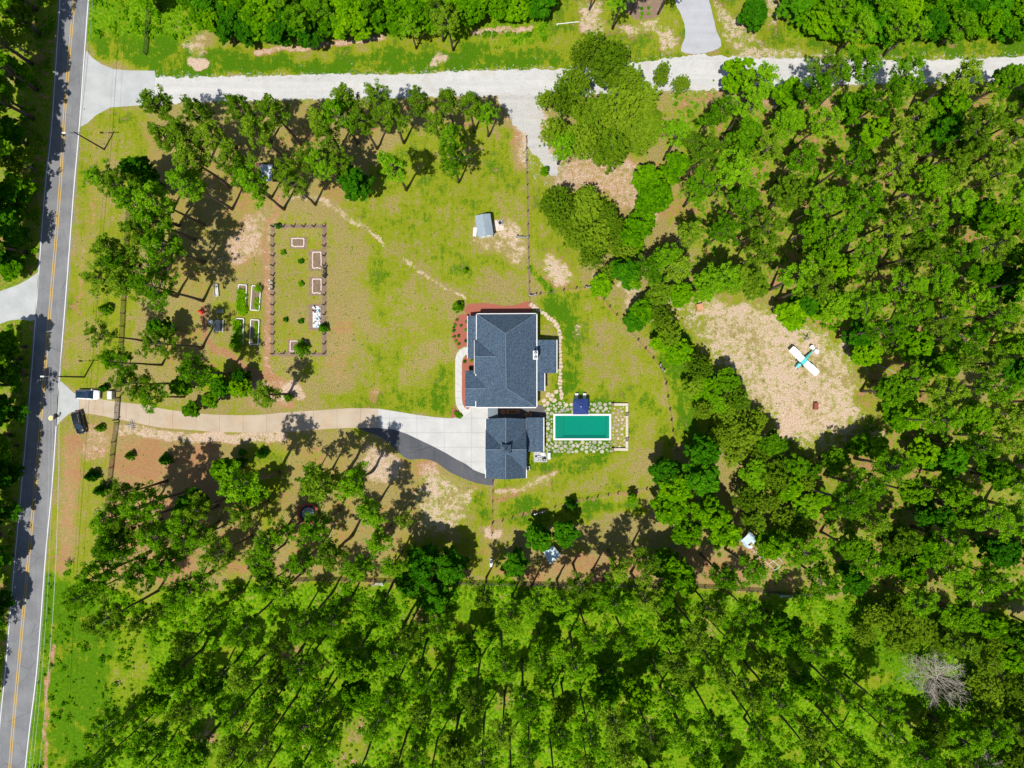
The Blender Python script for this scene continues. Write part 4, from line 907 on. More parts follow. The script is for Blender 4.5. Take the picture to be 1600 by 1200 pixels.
for k in range(6):
    a = k*math.pi/3+.3; c, s = math.cos(a), math.sin(a); m = MB(); m.tube([(c*1.9-s*.4, s*1.9+c*.4, .9), (c*1.95-s*.4, s*1.95+c*.4, .02), (c*1.95+s*.4, s*1.95-c*.4, .02), (c*1.9+s*.4, s*1.9-c*.4, .9)], .03, 6); m.build('leg', M['metal'], t)
    m = MB(); m.tube([(c*2.06, s*2.06, .9), (c*2.06, s*2.06, 2.4)], .03, 6); m.build('net_pole', M['black'], t)
# parasol and loungers
x, y = P(907.5, 635.5, 2.4); t = thing('parasol', (x, y), 0, 'square navy parasol between the loungers and the pool edge', 'parasol'); h = 1.48
m = MB(); m.shell([(-h,-h,2.3),(h,-h,2.3),(h,h,2.3),(-h,h,2.3),(0,0,2.85)], [(0,1,4),(1,2,4),(2,3,4),(3,0,4)], .03)
for sx, sy, ex, ey in ((-h,-h,h,-h),(h,-h,h,h),(h,h,-h,h),(-h,h,-h,-h)): m.add([(sx,sy,2.3),(ex,ey,2.3),(ex,ey,2.12),(sx,sy,2.12),(sx*.985,sy*.985,2.3),(ex*.985,ey*.985,2.3),(ex*.985,ey*.985,2.12),(sx*.985,sy*.985,2.12)], [(0,1,2,3),(7,6,5,4)])
m.build('canopy', M['navy'], t)
m = MB(); m.tube([(0,0,0),(0,0,2.95)], .035, 8); m.tube([(0,0,2.9),(0,0,3.0)], .09, 8); m.build('pole', M['plastic'], t)
m = MB(); m.box(0,0,.03,.7,.7,.1); m.build('base', M['metal'], t)
for k in range(4):
    a = math.pi/4+k*math.pi/2; m = MB(); m.tube([(0,0,2.78),(math.cos(a)*h*1.38, math.sin(a)*h*1.38, 2.26)], .018, 5); m.build('rib', M['metal'], t)
for k, (px, lab) in enumerate(((900.6, 'left pale lounger sticking out above the navy parasol'), (913, 'right pale lounger sticking out above the navy parasol'))):
    t = thing('sun_lounger', P(px, 621), 0, lab, 'sun lounger', 'loungers under the navy parasol'); m = MB()
    m.box(0, -.35, .3, .62, 1.3, .06); m.build('seat', M['plastic'], t)
    m = MB(); m.add([(-.31,.3,.33),(.31,.3,.33),(.31,.82,.75),(-.31,.82,.75),(-.31,.3,.27),(.31,.3,.27),(.31,.86,.70),(-.31,.86,.70)], [(0,1,2,3),(7,6,5,4),(0,4,5,1),(1,5,6,2),(2,6,7,3),(3,7,4,0)]); m.build('backrest', M['plastic'], t)
    for sx in (-.26, .26):
        for sy in (-.9, .2): m = MB(); m.box(sx, sy, .0, .06, .06, .3); m.build('leg', M['metal'], t)
# stone garden wall round the end of the patio
def wall_piece(x0, y0, x1, y1, label):
    a, b = P(x0, y0), P(x1, y1); cx, cy = (a[0]+b[0])/2, (a[1]+b[1])/2; t = thing('stone_wall', (cx, cy), 0, label, 'wall', 'low stone seat walls at the end of the pool patio')
    w, h = abs(b[0]-a[0]), abs(b[1]-a[1]); rg = random.Random(int(x0)); m = MB(); m.box(0, 0, 0, w-.08, h-.08, .42); m.build('wall_core', M['wall_stone'], t); m = MB(); L = max(w, h); n = max(1, int(L/.55))
    for k in range(n):
        u = -L/2+(k+.5)*L/n
        if w > h: m.box(u, 0, .42, L/n-.02, h, .07+rg.uniform(-.01, .01))
        else: m.box(0, u, .42, w, L/n-.02, .07+rg.uniform(-.01, .01))
    m.build('capstones', M['wall_stone'], t)
wall_piece(958,630,981,634, 'top stone seat wall of the patio, running left to right')
wall_piece(977,634.3,981,643.5, 'short upper stone seat wall on the right side of the patio')
wall_piece(977,649.5,981,683, 'long middle stone seat wall on the right side of the patio')
wall_piece(977,689,981,699.7, 'short lower stone seat wall on the right side of the patio')
wall_piece(958,700,981,704, 'bottom stone seat wall of the patio, running left to right')
for k, (px, py, lab) in enumerate(((979.5,646.5,'dark stone pier in the upper gap of the patio seat wall'),(979.5,686,'dark stone pier in the lower gap of the patio seat wall'),(956.5,632,'dark pier ending the top patio seat wall'),(956.5,702,'dark pier ending the bottom patio seat wall'))):
    t = thing('stone_pier', P(px, py), 0, lab, 'pier', 'piers of the patio seat walls'); m = MB(); m.box(0,0,0,.42,.42,.75); m.build('shaft', M['wood'], t); m = MB(); m.box(0,0,.75,.54,.54,.08); m.build('cap', M['wood'], t)
# pool equipment on its pad
def equip(px, py, lab, parts):
    t = thing('pool_pump', (*P(px, py), .1), 0, lab, 'pool equipment', 'pool equipment on the white pad')
    for nm, f, mt in parts: m = MB(); f(m); m.build(nm, M[mt], t)
equip(838, 713, 'small dark pump at the left of the equipment pad', [('motor', lambda m: m.tube([(-.25,0,.2),(.3,0,.2)], .15, 10), 'black'), ('basket', lambda m: m.tube([(.3,.05,0),(.3,.05,.4)], .14, 10), 'metal')])
equip(845, 716, 'thin pipes and valve in the middle of the equipment pad', [('pipe', lambda m: (m.tube([(-.4,-.5,.1),(-.4,.5,.1),(.3,.5,.3),(.3,-.3,.3)], .04, 6), m.tube([(0,-.5,.1),(0,.3,.1)], .04, 6)), 'black'), ('valve', lambda m: m.tube([(0,0,.05),(0,0,.4)], .08, 8), 'metal')])
equip(850, 717.5, 'large black round filter tank at the right of the equipment pad', [('tank', lambda m: m.tube([(0,0,0),(0,0,.75),(0,0,.95)], [.32, .32, .16], 16), 'black'), ('lid', lambda m: m.tube([(0,0,.93),(0,0,1.02)], .12, 10), 'metal')])
equip(848, 709, 'grey heater box at the top right of the equipment pad', [('casing', lambda m: m.box(0,0,0,.8,.6,.7), 'plastic'), ('vent', lambda m: m.box(0,0,.7,.5,.35,.04), 'metal')])
t = thing('storage_box', P(857.5, 712), 0, 'narrow white box beside the pool equipment pad', 'box'); m = MB(); m.box(0,0,0,.5,1.2,.8); m.build('body', M['white'], t); m = MB(); m.box(0,0,.8,.56,1.26,.06); m.build('lid', M['white'], t)
t = thing('condenser_unit', P(824.5, 731), 0, 'grey condenser box against the right wall of the garage', 'condenser'); m = MB(); m.box(0,0,0,.75,.75,.85); m.build('casing', M['plastic'], t); m = MB(); m.tube([(0,0,.85),(0,0,.89)], .3, 14); m.build('fan_grille', M['black'], t)
# little yard things
def crate(name, px, py, w, d, h, rz, mt, label, cat, lid=None):
    t = thing(name, P(px, py), rz, label, cat); m = MB(); m.box(0,0,0,w,d,h); m.build('body', M[mt], t); m = MB()
    for k in (-1, 1): m.box(k*(w/2+.01), 0, .0, .05, d+.06, h+.03); m.box(0, k*(d/2+.01), 0, w+.02, .05, h+.03)
    m.build('frame', M[mt], t); m = MB(); m.box(0,0,h,w*.9,d*.9,.05); m.build('lid', M[lid or mt], t)
crate('wooden_crate', 1092, 480.5, 1.15, 1.25, .9, R(12), 'orange', 'faded orange wooden crate at the upper left of the bare clearing', 'crate')
crate('steel_box', 1273, 634.5, .75, 1.3, .7, R(-3), 'rust', 'rusty red steel box alone on the bare clearing below the aeroplane', 'steel box')
crate('utility_cabinet', 176, 617.5, .85, 1.5, 1.1, 0, 'plastic', 'pale grey utility cabinet left of the driveway gate', 'cabinet')
t = thing('plastic_barrel', P(768, 878.5), R(90), 'white barrel lying by the wire fence below the garage', 'barrel'); m = MB(); m.tube([(-.75,0,.35),(-.55,0,.38),(.55,0,.38),(.75,0,.35)], [.3,.36,.36,.3], 16); m.build('body', M['white'], t); m = MB(); m.tube([(.75,0,.35),(.8,0,.35)], .18, 12); m.build('lid', M['plastic'], t)
t = thing('garden_edging', P(887, 36), R(6), 'thin white plank lying on the grass verge at the top', 'plank'); m = MB(); m.box(0,0,0,4.4,.14,.08); m.box(-2.1,-.1,0,.14,.4,.1); m.build('plank', M['white'], t)
# frames of a half-covered hoop house in the lower right wood
t = thing('hoop_house', P(1180, 852), R(-42), 'hoop house with bare white frames and a torn white cover at its upper end', 'hoop house')
for k in range(6):
    m = MB(); x = -3+k*1.7; m.tube([(x, -1.5*math.cos(a), 1.9*math.sin(a)) for a in np.linspace(0, math.pi, 9)], .045, 5, cap=False); m.build('hoop', M['white'], t)
for yy, zz in ((0, 1.93), (-1.1, 1.3), (1.1, 1.3)): m = MB(); m.tube([(-3, yy, zz), (5.5, yy, zz)], .04, 5); m.build('purlin', M['white'], t)
m = MB(); vs = []
for i in range(6):
    for a in np.linspace(.3, math.pi-.2, 10): vs.append((-3.3+i*.5, -1.55*math.cos(a)+rg.uniform(-.08,.08), 1.98*math.sin(a)+rg.uniform(-.05,.07)))
nv = len(vs); fs = [(i*10+j, i*10+j+1, i*10+j+11, i*10+j+10) for i in range(5) for j in range(9) if rg.random() > .07]
m.shell(vs, fs, .02); m.build('cover', M['tarp'], t)
# brush pile by the driveway
t = thing('brush_pile', P(206, 665), 0, 'small heap of pale cut branches below the tan driveway', 'brush pile'); m = MB()
for k in range(46):
    a = rg.uniform(0, 6.3); L = rg.uniform(.5, 1.5); z = rg.uniform(.05, .5); m.tube([(rg.uniform(-.3,.3), rg.uniform(-.3,.3), z), (math.cos(a)*L*.6, math.sin(a)*L*.6, z*.8), (math.cos(a+.2)*L, math.sin(a+.2)*L, z*.3)], [.04,.03,.012], 4)
m.build('branches', M['dead'], t)
t = thing('tree_stump', P(1258, 530), 0, 'tall broken stump with pale splintered branches behind the aeroplane', 'stump'); m = MB(); m.tube([(0,0,0),(.02,.05,1.4),(-.1,.25,2.6)], [.28,.2,.09], 8); m.tube([(0,0,1.3),(-.9,.6,1.7)], [.1,.03], 6); m.tube([(0,0,.9),(.5,-.5,1.1)], [.09,.03], 6); m.build('trunk', M['dead'], t)
for k, (px, py, L, a, lab) in enumerate(((1352,575,2.6,-65,'short pale log at the right edge of the bare clearing'),(1383,576,4.2,-22,'long pale log in the grass right of the bare clearing'),(852,214,2.6,0,'pale log lying beside the grey gravel spur'),(347,404,1.6,20,'small broken branch on the lawn left of the vegetable garden'))):
    t = thing('log', P(px, py), R(a), lab, 'log'); m = MB(); m.tube([(-L/2,0,.1),(0,.12,.12),(L/2,0,.09)], [.11,.1,.05], 7); m.tube([(.1,.1,.12),(.5,.55,.2)], [.05,.02], 5); m.build('trunk', M['dead'], t)

# ------------------------------------------------------------------ signs, poles, wires
def sign(px, py, rz, label, shape, mt, h=2.1, z=2.1, tilt=0):
    t = thing('road_sign', P(px, py), rz, label, 'sign'); m = MB(); m.box(0,0,0,.06,.05,z+.3); m.build('post', M['metal'], t); m = MB()
    pts = [(math.cos(2*math.pi*k/shape+math.pi/shape)*h/2, math.sin(2*math.pi*k/shape+math.pi/shape)*h/2) for k in range(shape)]
    ct, st_ = math.cos(tilt), math.sin(tilt); f = [(a, -.05-b*st_, z+b*ct) for a, b in pts]; b_ = [(a, -.02-b*st_, z+b*ct+.03*st_) for a, b in pts]; n = len(pts)
    m.add(f+b_, [list(range(n)), list(range(n, 2*n))[::-1]]+[(k, n+k, n+(k+1)%n, (k+1)%n) for k in range(n)]); m.build('plate', M[mt], t); return t
sign(43, 548, R(5), 'square yellow sign in the trees left of the road', 4, 'yellow_sign', 1.0, 2.2, R(70))
sign(85.5, 652.5, 0, 'round pale yellow sign at the foot of the drive mouth', 14, 'pale_yellow', .95, 1.2, R(78))
t = thing('mailbox', P(91.5, 651), R(70), 'black mailbox on a post beside the drive mouth', 'mailbox'); m = MB(); m.box(0,0,0,.1,.1,1.0); m.build('post', M['wood_dark'], t)
m = MB(); n = 8; prof = [(-.18,1.0),(.18,1.0)]+[(math.cos(a)*.18, 1.25+math.sin(a)*.14) for a in np.linspace(0, math.pi, n)]; k2 = len(prof)
m.add([(-.4, a, b) for a, b in prof]+[(.4, a, b) for a, b in prof], [list(range(k2))[::-1], list(range(k2, 2*k2))]+[(k, (k+1)%k2, k2+(k+1)%k2, k2+k) for k in range(k2)]); m.build('box', M['black'], t)
m = MB(); m.box(.3, .2, 1.2, .14, .02, .16); m.build('flag', M['red_plastic'], t)
def pole(px, py, h, armdir, armlen, label, cross=True):
    x, y = P(px, py); t = thing('utility_pole', (x, y), 0, label, 'utility pole', 'utility poles along the road')
    m = MB(); m.tube([(0,0,0),(0,0,h*.5),(0,0,h)], [.17,.14,.11], 10); m.build('pole', M['wood_dark'], t)
    if cross:
        m = MB(); m.box(0, 0, h-.45, 2.0, .1, .12, 0); m.build('crossarm', M['wood_dark'], t)
        for k in (-.9, -.3, .5, .9): m = MB(); m.tube([(k,0,h-.33),(k,0,h-.12)], [.05,.03], 8); m.build('insulator', M['plastic'], t)
    if armlen:
        a = R(armdir); m = MB(); m.tube([(0,0,h-1.2),(math.cos(a)*armlen*.5, math.sin(a)*armlen*.5, h-.75),(math.cos(a)*armlen, math.sin(a)*armlen, h-.7)], .04, 6); m.build('lamp_arm', M['metal'], t)
        m = MB(); m.box(math.cos(a)*(armlen+.3), math.sin(a)*(armlen+.3), h-.8, .7, .28, .14, a); m.build('lamp_head', M['plastic'], t)
    return Vector((x, y, h))
p1 = pole(163, 233.5, 9.6, 178, 2.0, 'utility pole with lamp arm and crossarm below the concrete apron')
p2 = pole(132, 589, 9.4, 180, 2.2, 'utility pole with lamp arm beside the tan driveway mouth')
p0 = Vector((*P(196, -230), 9.6)); p3 = Vector((*P(88, 1290), 9.6)); p4 = Vector((*P(50, 1800), 9.6))
t = thing('overhead_wires', (0, 0, 0), 0, 'thin overhead wires strung from pole to pole along the road', 'wires')
for off_, zo in ((-.9, -.1), (-.3, -.1), (.9, -.1), (0, -1.6)):
    m = MB()
    for a, b in ((p0, p1), (p1, p2), (p2, p3), (p3, p4)):
        L = (b-a).length; q = [a.lerp(b, k/10)+Vector((off_, 0, zo-.00035*L*L*(1-(2*k/10-1)**2))) for k in range(11)]; m.tube(q, .018, 4, cap=False)
    m.build('wire', M['metal'], t)

# ------------------------------------------------------------------ vehicles
def loft(m, secs, close=True):
    n = len(secs[0]); b = len(m.v); m.v += [tuple(p) for s in secs for p in s]
    for i in range(len(secs)-1):
        for k in range(n-1 if not close else n):
            m.f.append([b+i*n+k, b+(i+1)*n+k, b+(i+1)*n+(k+1)%n, b+i*n+(k+1)%n]); m.mi.append(m.cur)
    m.f.append([b+k for k in range(n)]); m.mi.append(m.cur); m.f.append([b+(len(secs)-1)*n+k for k in range(n)][::-1]); m.mi.append(m.cur)
def suv(px, py, rz, L, Wd, label, paint, roofm):
    t = thing('parked_car', P(px, py), rz, label, 'car', 'cars parked at the drive mouth'); w = Wd/2
    xs = [-.5,-.485,-.44,-.34,-.2,0,.2,.3,.40,.46,.49,.5]; top = [.70,.92,1.0,1.02,1.02,1.02,1.02,1.0,.95,.86,.72,.62]; ww = [.78,.90,.96,1,1,1,1,1,.97,.91,.80,.70]
    secs = []
    for x, z, q in zip(xs, top, ww):
        a = w*q; secs.append([(x*L,-a*.92,.28),(x*L,-a,.45),(x*L,-a,z*.72),(x*L,-a*.93,z*.97),(x*L,-a*.6,z+.035),(x*L,a*.6,z+.035),(x*L,a*.93,z*.97),(x*L,a,z*.72),(x*L,a,.45),(x*L,a*.92,.28)])
    m = MB(); loft(m, secs); m.build('body', paint, t, smooth=True)
    m = MB(); g = []
    for x, z, q in ((-.475,1.0,.80),(-.43,1.42,.76),(-.40,1.60,.72),(-.1,1.66,.74),(.08,1.64,.74),(.13,1.58,.74),(.27,1.04,.82)):
        a = w*q; g.append([(x*L,-a-.06*(1.66-z)/.6,1.0),(x*L,-a,max(1.01,z-.12)),(x*L,-a*.86,z),(x*L,a*.86,z),(x*L,a,max(1.01,z-.12)),(x*L,a+.06*(1.66-z)/.6,1.0)])
    loft(m, g); m.build('windows', M['car_glass'], t, smooth=False)
    m = MB(); g = []
    for x, z, q in ((-.415,1.60,.66),(-.36,1.665,.70),(-.1,1.70,.72),(.06,1.68,.71),(.12,1.61,.68)): a = w*q; g.append([(x*L,-a,z-.03),(x*L,-a*.9,z+.01),(x*L,a*.9,z+.01),(x*L,a,z-.03),(x*L,a,z-.06),(x*L,-a,z-.06)])
    loft(m, g); rf = m.build('roof', roofm, t)
    for s in (-1, 1):
        m = MB(); m.tube([(-.34*L, s*w*.66, 1.72), (.04*L, s*w*.66, 1.73)], .025, 6); m.build('roof_rail', M['metal'], rf)
        m = MB(); m.box(.19*L, s*(w+.09), .98, .14, .24, .16); m.build('mirror', paint, t)
        m = MB(); m.box(.472*L, s*w*.66, .62, .16, .34, .14, -s*.35); m.build('headlight', M['lamp'], t)
        m = MB(); m.box(-.487*L, s*w*.74, .72, .10, .26, .26, s*.2); m.build('tail_light', M['tail'], t)
        for fx in (-.31, .33):
            m = MB(); m.tube([(fx*L, s*(w-.23), .34), (fx*L, s*(w+.01), .34)], .34, 20); wh = m.build('wheel', M['black'], t)
            m = MB(); m.tube([(fx*L, s*(w-.02), .34), (fx*L, s*(w+.02), .34)], .21, 12); m.build('rim', M['rim'], wh)
    m = MB(); m.box(.50*L, 0, .42, .04, Wd*.5, .16); m.build('grille', M['black'], t)
    m = MB(); m.tube([(.275*L,-.5,1.055),(.2*L,.1,1.3)], .012, 4); m.tube([(.275*L,.1,1.055),(.2*L,.6,1.3)], .012, 4); m.build('wipers', M['black'], t)
suv(141, 616.5, R(-2), 4.55, 1.9, 'white car with dark blue-black roof and glass parked on top of the driveway edge', M['suv_white'], M['car_glass'])
suv(127, 659.5, R(-76), 4.5, 1.85, 'black car parked on bare ground below the driveway mouth', M['suv_black'], M['suv_black'])

# ------------------------------------------------------------------ light aeroplane in the clearing
x, y = P(1252.5, 563.5); pl = thing('light_aeroplane', (x, y), 0, 'small white and teal high-winged aeroplane parked on the bare clearing', 'aeroplane')
hd = math.atan2(-(577-545), -(1243-1272)*-1); hd = math.atan2(-(576-546), (1241.5-1271)); pl.rotation_euler.z = hd; pl.scale = (.95, .92, .95)
fl = MB(); secs = []
for X, hw, zb, zt in ((2.0,.20,.75,1.05),(1.9,.34,.62,1.18),(1.5,.42,.52,1.28),(.9,.48,.48,1.5),(.3,.48,.48,1.72),(-.4,.44,.52,1.70),(-1.1,.30,.66,1.35),(-2.2,.18,.80,1.15),(-3.4,.07,.92,1.08)):
    secs.append([(X, hw*math.cos(a), (zb+zt)/2+(zt-zb)/2*math.sin(a)) for a in np.linspace(0, 2*math.pi, 13)[:-1]])
loft(fl, secs); fl.build('fuselage', M['teal'], pl, smooth=True)
def wing(m, x0, x1, y0, y1, z, th, dx=0, taper=1.0):
    n = 7; prof = [(x1, 0), (x1-(x1-x0)*.08, th*.7), (x1-(x1-x0)*.35, th), (x1-(x1-x0)*.7, th*.6), (x0, 0), (x1-(x1-x0)*.5, -th*.25)]
    secs = [[(px*1.0, yy, z+pz+abs(yy)*.03) for px, pz in prof] for yy in (y0, y1)]
    sg = 1 if y1 > y0 else -1; c = (x0+x1)/2; secs.append([(c+(px-c)*.86, y1+sg*.12, z+pz*.5+abs(y1)*.03) for px, pz in prof]); loft(m, secs)
for s in (-1, 1):
    m = MB(); wing(m, -.42, .95, s*.28, s*3.75, 1.72, .13); wg = m.build('wing', M['air_white'], pl); m = MB(); m.box(-.46, s*2.6, 1.77, .16, 1.9, .03); m.build('aileron', M['plastic'], wg)
    m = MB(); m.tube([(.3, s*.42, .6), (.3, s*2.0, 1.76)], .03, 6); m.tube([(-.1, s*.42, .6), (-.1, s*2.0, 1.76)], .02, 6); m.build('wing_strut', M['metal'], pl)
    m = MB(); n = 10; pts = [(-3.35+.0, 0)]+[(-3.15+.42*math.cos(a)-.0, s*(.62+.52*math.sin(a))) for a in np.linspace(-.9, math.pi*.95, n)]; m.prism([(a-.02, b) for a, b in pts], 1.06, 1.10); m.build('tailplane', M['air_white'], pl)
    m = MB(); m.tube([(.75, s*.35, .6), (.75, s*.95, .28)], .03, 6); gr = m.build('landing_gear', M['metal'], pl); m = MB(); m.tube([(.75, s*.88, .26), (.75, s*1.04, .26)], .26, 16); m.build('wheel', M['black'], gr)
m = MB(); m.add([(-2.6,-.02,1.1),(-3.6,-.02,1.05),(-3.75,-.02,1.9),(-3.35,-.02,1.95),(-2.6,.02,1.1),(-3.6,.02,1.05),(-3.75,.02,1.9),(-3.35,.02,1.95)], [(0,1,2,3),(7,6,5,4),(0,4,5,1),(1,5,6,2),(2,6,7,3),(3,7,4,0)]); m.build('tail_fin', M['lav'], pl)
m = MB(); m.add([(1.12,-.40,1.36),(1.12,.40,1.36),(.78,.38,1.76),(.78,-.38,1.76),(1.02,-.38,1.3),(1.02,.38,1.3),(.70,.36,1.72),(.70,-.36,1.72)], [(0,1,2,3),(7,6,5,4),(0,4,5,1),(1,5,6,2),(2,6,7,3),(3,7,4,0)]); m.build('windscreen', M['glass'], pl)
m = MB(); m.box(.27, 0, 1.72, 1.42, .95, .155, taper=.9); m.build('cabin_roof', M['teal'], pl)
m = MB(); m.tube([(2.0,0,.9),(2.2,0,.9)], [.14,.05], 10); sp_ = m.build('spinner', M['air_white'], pl)
for s in (-1, 1): m = MB(); m.add([(2.08,0,.86),(2.12,0,.94),(2.14,s*.45,1.02*1-.02),(2.08,s*.9,.96),(2.06,s*.9,.86),(2.05,s*.4,.86)], [(0,1,2,3,4,5)]); m.add([(2.04,0,.86),(2.08,0,.94),(2.10,s*.45,1.0),(2.04,s*.9,.96),(2.02,s*.9,.86),(2.01,s*.4,.86)], [(5,4,3,2,1,0)]); m.build('propeller_blade', M['black'], sp_)
m = MB(); m.tube([(-3.3,0,.9),(-3.4,0,.2)], .025, 6); m.tube([(-3.4,-.04,.12),(-3.4,.04,.12)], .12, 12); m.build('tail_wheel', M['black'], pl)
# ------------------------------------------------------------------ trees: a few grown models of each kind, copied one by one
def trunk_and_limbs(h, r0, rg, limbs, lean=.02):
    m = MB(); k = 7; bx, by = rg.normal(0, lean*h), rg.normal(0, lean*h)
    c = [(bx*(i/k)**1.7+rg.normal(0, .05)*(i > 0), by*(i/k)**1.7+rg.normal(0, .05)*(i > 0), h*i/k) for i in range(k+1)]
    m.tube(c, [r0*(1.15 if i == 0 else 1-.82*i/k) for i in range(k+1)], 7)
    cx = lambda z: (np.interp(z, [p[2] for p in c], [p[0] for p in c]), np.interp(z, [p[2] for p in c], [p[1] for p in c]))
    for z, a, L, rise in limbs:
        x, y = cx(z); p = [(x, y, z-.1), (x+math.cos(a)*L*.5, y+math.sin(a)*L*.5, z+rise*.35), (x+math.cos(a+.12)*L*.95, y+math.sin(a+.12)*L*.95, z+rise)]
        m.tube(p, [r0*.30, r0*.2, r0*.07], 5, cap=False)
    return m, cx
def make_pine(seed, h, Rc, mt, sparse=1.0, size=.125, name='pine_tree'):
    rg = np.random.default_rng(seed); limbs = []; cl = []; nb = int(27*sparse)
    for i in range(nb):
        f = (i+rg.uniform(0, .8))/nb; z = h*(.60+.38*f); a = i*2.399+rg.normal(0, .45)
        L = Rc*(.42+1.0*f if f < .35 else .80*(1-(f-.35)/.65)**.75+.12)*rg.uniform(.55, 1.32); limbs.append((z, a, L, rg.uniform(.2, .9)+f*.6))
    t, cx = trunk_and_limbs(h, .21+.004*h, rg, limbs)
    for z, a, L, rise in limbs:
        x, y = cx(z); nc = max(3, int(L*2.3+.6))
        for j in range(nc):
            s = 1-.62*(j/nc) if nc > 1 else .8; s *= rg.uniform(.9, 1.08); aa = a+rg.normal(0, .26)
            cl.append((x+math.cos(aa)*L*s, y+math.sin(aa)*L*s, z+rise*s+rg.uniform(-.15, .35), rg.uniform(.28, .66)))
    x, y = cx(h); 
    for _ in range(4): cl.append((x+rg.normal(0, .3), y+rg.normal(0, .3), h+rg.uniform(-.5, .4), rg.uniform(.4, .6)))
    V, F = leaf_cloud(cl, 40, size, rg, up=.35, flat=.7, elong=1.5); V[:, 2] += 0
    return assemble(name, t, V, F, mt, M['bark'])
def make_broad(seed, h, Rc, mt, size=.24, base=.35, lobes=9, dens=1.0, name='broadleaf_tree', per=56, bark=None, fine=False):
    "dense crown built of overlapping leafy lobes"
    rg = np.random.default_rng(seed); cl = []; limbs = []; lob = [(0, 0, h-Rc*.55, Rc*.62)]
    for i in range(lobes):
        a = i*2.399+rg.normal(0, .3); f = rg.uniform(.35, 1); d = Rc*.62*f; lob.append((math.cos(a)*d, math.sin(a)*d, h*(base+(1-base)*rg.uniform(.25, .82)*(1.25-.5*f)), Rc*rg.uniform(.30, .48)))
        limbs.append((h*base*rg.uniform(.7, 1.1), a, d*.9, h*.2))
    if fine: limbs = [(z, a, L*1.35, h*.42) for z, a, L, r_ in limbs]
    t, cx = trunk_and_limbs(h*.85, .10+.016*h, rg, limbs)
    for (x, y, z, r) in lob:
        n = int(13*dens*(r/1.2)**1.2+6)
        for _ in range(n):
            d = rg.normal(size=3); d /= np.linalg.norm(d); 
            if d[2] < -.35: d[2] *= -.6
            k = r*rg.uniform(.5, 1.25) if fine else r*rg.uniform(.62, 1.12); cl.append((x+d[0]*k, y+d[1]*k, max(.4, min(h, z+d[2]*k*.8)), rg.uniform(.28, .55)*(.75 if fine else 1)))
    V, F = leaf_cloud(cl, per, size, rg, up=.4, flat=.8); return assemble(name, t, V, F, mt, M['bark_pale'] if fine else M['bark'])
def make_conifer(seed, h, Rc, mt, size=.15, name='young_conifer'):
    rg = np.random.default_rng(seed); cl = []; t, cx = trunk_and_limbs(h*.95, .03+.015*h, rg, [], .01); n = int(16+h*9)
    for i in range(n):
        f = (i+.5)/n; a = i*2.399; r = Rc*(1-f)*rg.uniform(.55, 1.1); 
        for s in (1, .5) if r > .4 else (1,): cl.append((math.cos(a)*r*s, math.sin(a)*r*s, h*(.08+.9*f), .12+.22*(1-f)))
    V, F = leaf_cloud(cl, 30, size, rg, up=.3, flat=.6, elong=1.3); return assemble(name, t, V, F, mt, M['bark'])
def make_shrub(seed, h, Rc, mt, size=.13, name='shrub', n=26, per=34):
    rg = np.random.default_rng(seed); cl = []; m = MB()
    for k in range(5): a = k*1.26; m.tube([(0,0,0),(math.cos(a)*Rc*.4, math.sin(a)*Rc*.4, h*.6)], [.04,.015], 5)
    for _ in range(n):
        d = rg.normal(size=3); d /= np.linalg.norm(d); r = rg.uniform(.4, 1); cl.append((d[0]*Rc*r*.8, d[1]*Rc*r*.8, h*.5+abs(d[2])*h*.42*r*(1 if rg.random() > .25 else -1), Rc*rg.uniform(.2, .36)))
    V, F = leaf_cloud(cl, per, size, rg, up=.4); V[:, 2] = np.maximum(V[:, 2], .02); return assemble(name, m, V, F, mt, M['bark'], 'stems')
def assemble(name, t, V, F, mt, bark, tn='trunk'):
    e = bpy.data.objects.new(name, None); COL.objects.link(e); t.build(tn, bark, e, smooth=True); mesh_np('crown' if tn == 'trunk' else 'foliage', V, F, mt, e); e['_free'] = 1; return e
def make_dead(seed, h, Rc, name='dead_tree', n1=16):
    rg = np.random.default_rng(seed); m = MB(); m.tube([(0,0,0),(.1,.1,h*.5),(0,.2,h*.9)], [.22,.14,.04], 7)
    e = bpy.data.objects.new(name, None); COL.objects.link(e); m.build('trunk', M['dead'], e); m = MB()
    for i in range(n1):
        a = i*2.4; z = h*rg.uniform(.35, .85); p = Vector((0, .1, z)); d = Vector((math.cos(a), math.sin(a), rg.uniform(.2, .8))).normalized(); L = Rc*rg.uniform(.7, 1.1); q = p+d*L
        mid = p+d*L*.5+Vector(rg.normal(0, .15, 3)); m.tube([p, mid, q], [.07,.045,.015], 5, cap=False)
        for _ in range(9):
            s = rg.uniform(.3, .95); b = p.lerp(q, s); dd = (d*.7+Vector(rg.normal(0, .6, 3))).normalized(); l2 = L*rg.uniform(.2, .45); m.tube([b, b+dd*l2*.5+Vector(rg.normal(0, .06, 3)), b+dd*l2], [.03,.022,.010], 4, cap=False)
            for _ in range(5):
                b2 = b+dd*l2*rg.uniform(.3, 1); d3 = (dd*.5+Vector(rg.normal(0, .6, 3))).normalized(); m.tube([b2, b2+d3*l2*.5], [.016,.008], 3, cap=False)
    m.build('branches', M['dead'], e); e['_free'] = 1; return e
PROTO = {}
def use(kind, makers):
    PROTO[kind] = makers
PROTO['pine'] = [make_pine(11, 21, 3.5, M['lf_pine']), make_pine(12, 23, 3.9, M['lf_pine']), make_pine(13, 19, 3.1, M['lf_pine'], .9), make_pine(14, 24, 4.2, M['lf_pine']), make_pine(15, 20, 3.4, M['lf_pine2']), make_pine(16, 22, 3.8, M['lf_pine2'], .85), make_pine(17, 22, 3.6, M['lf_pine'], 1.1), make_pine(18, 18, 3.0, M['lf_pine2'], .75)]
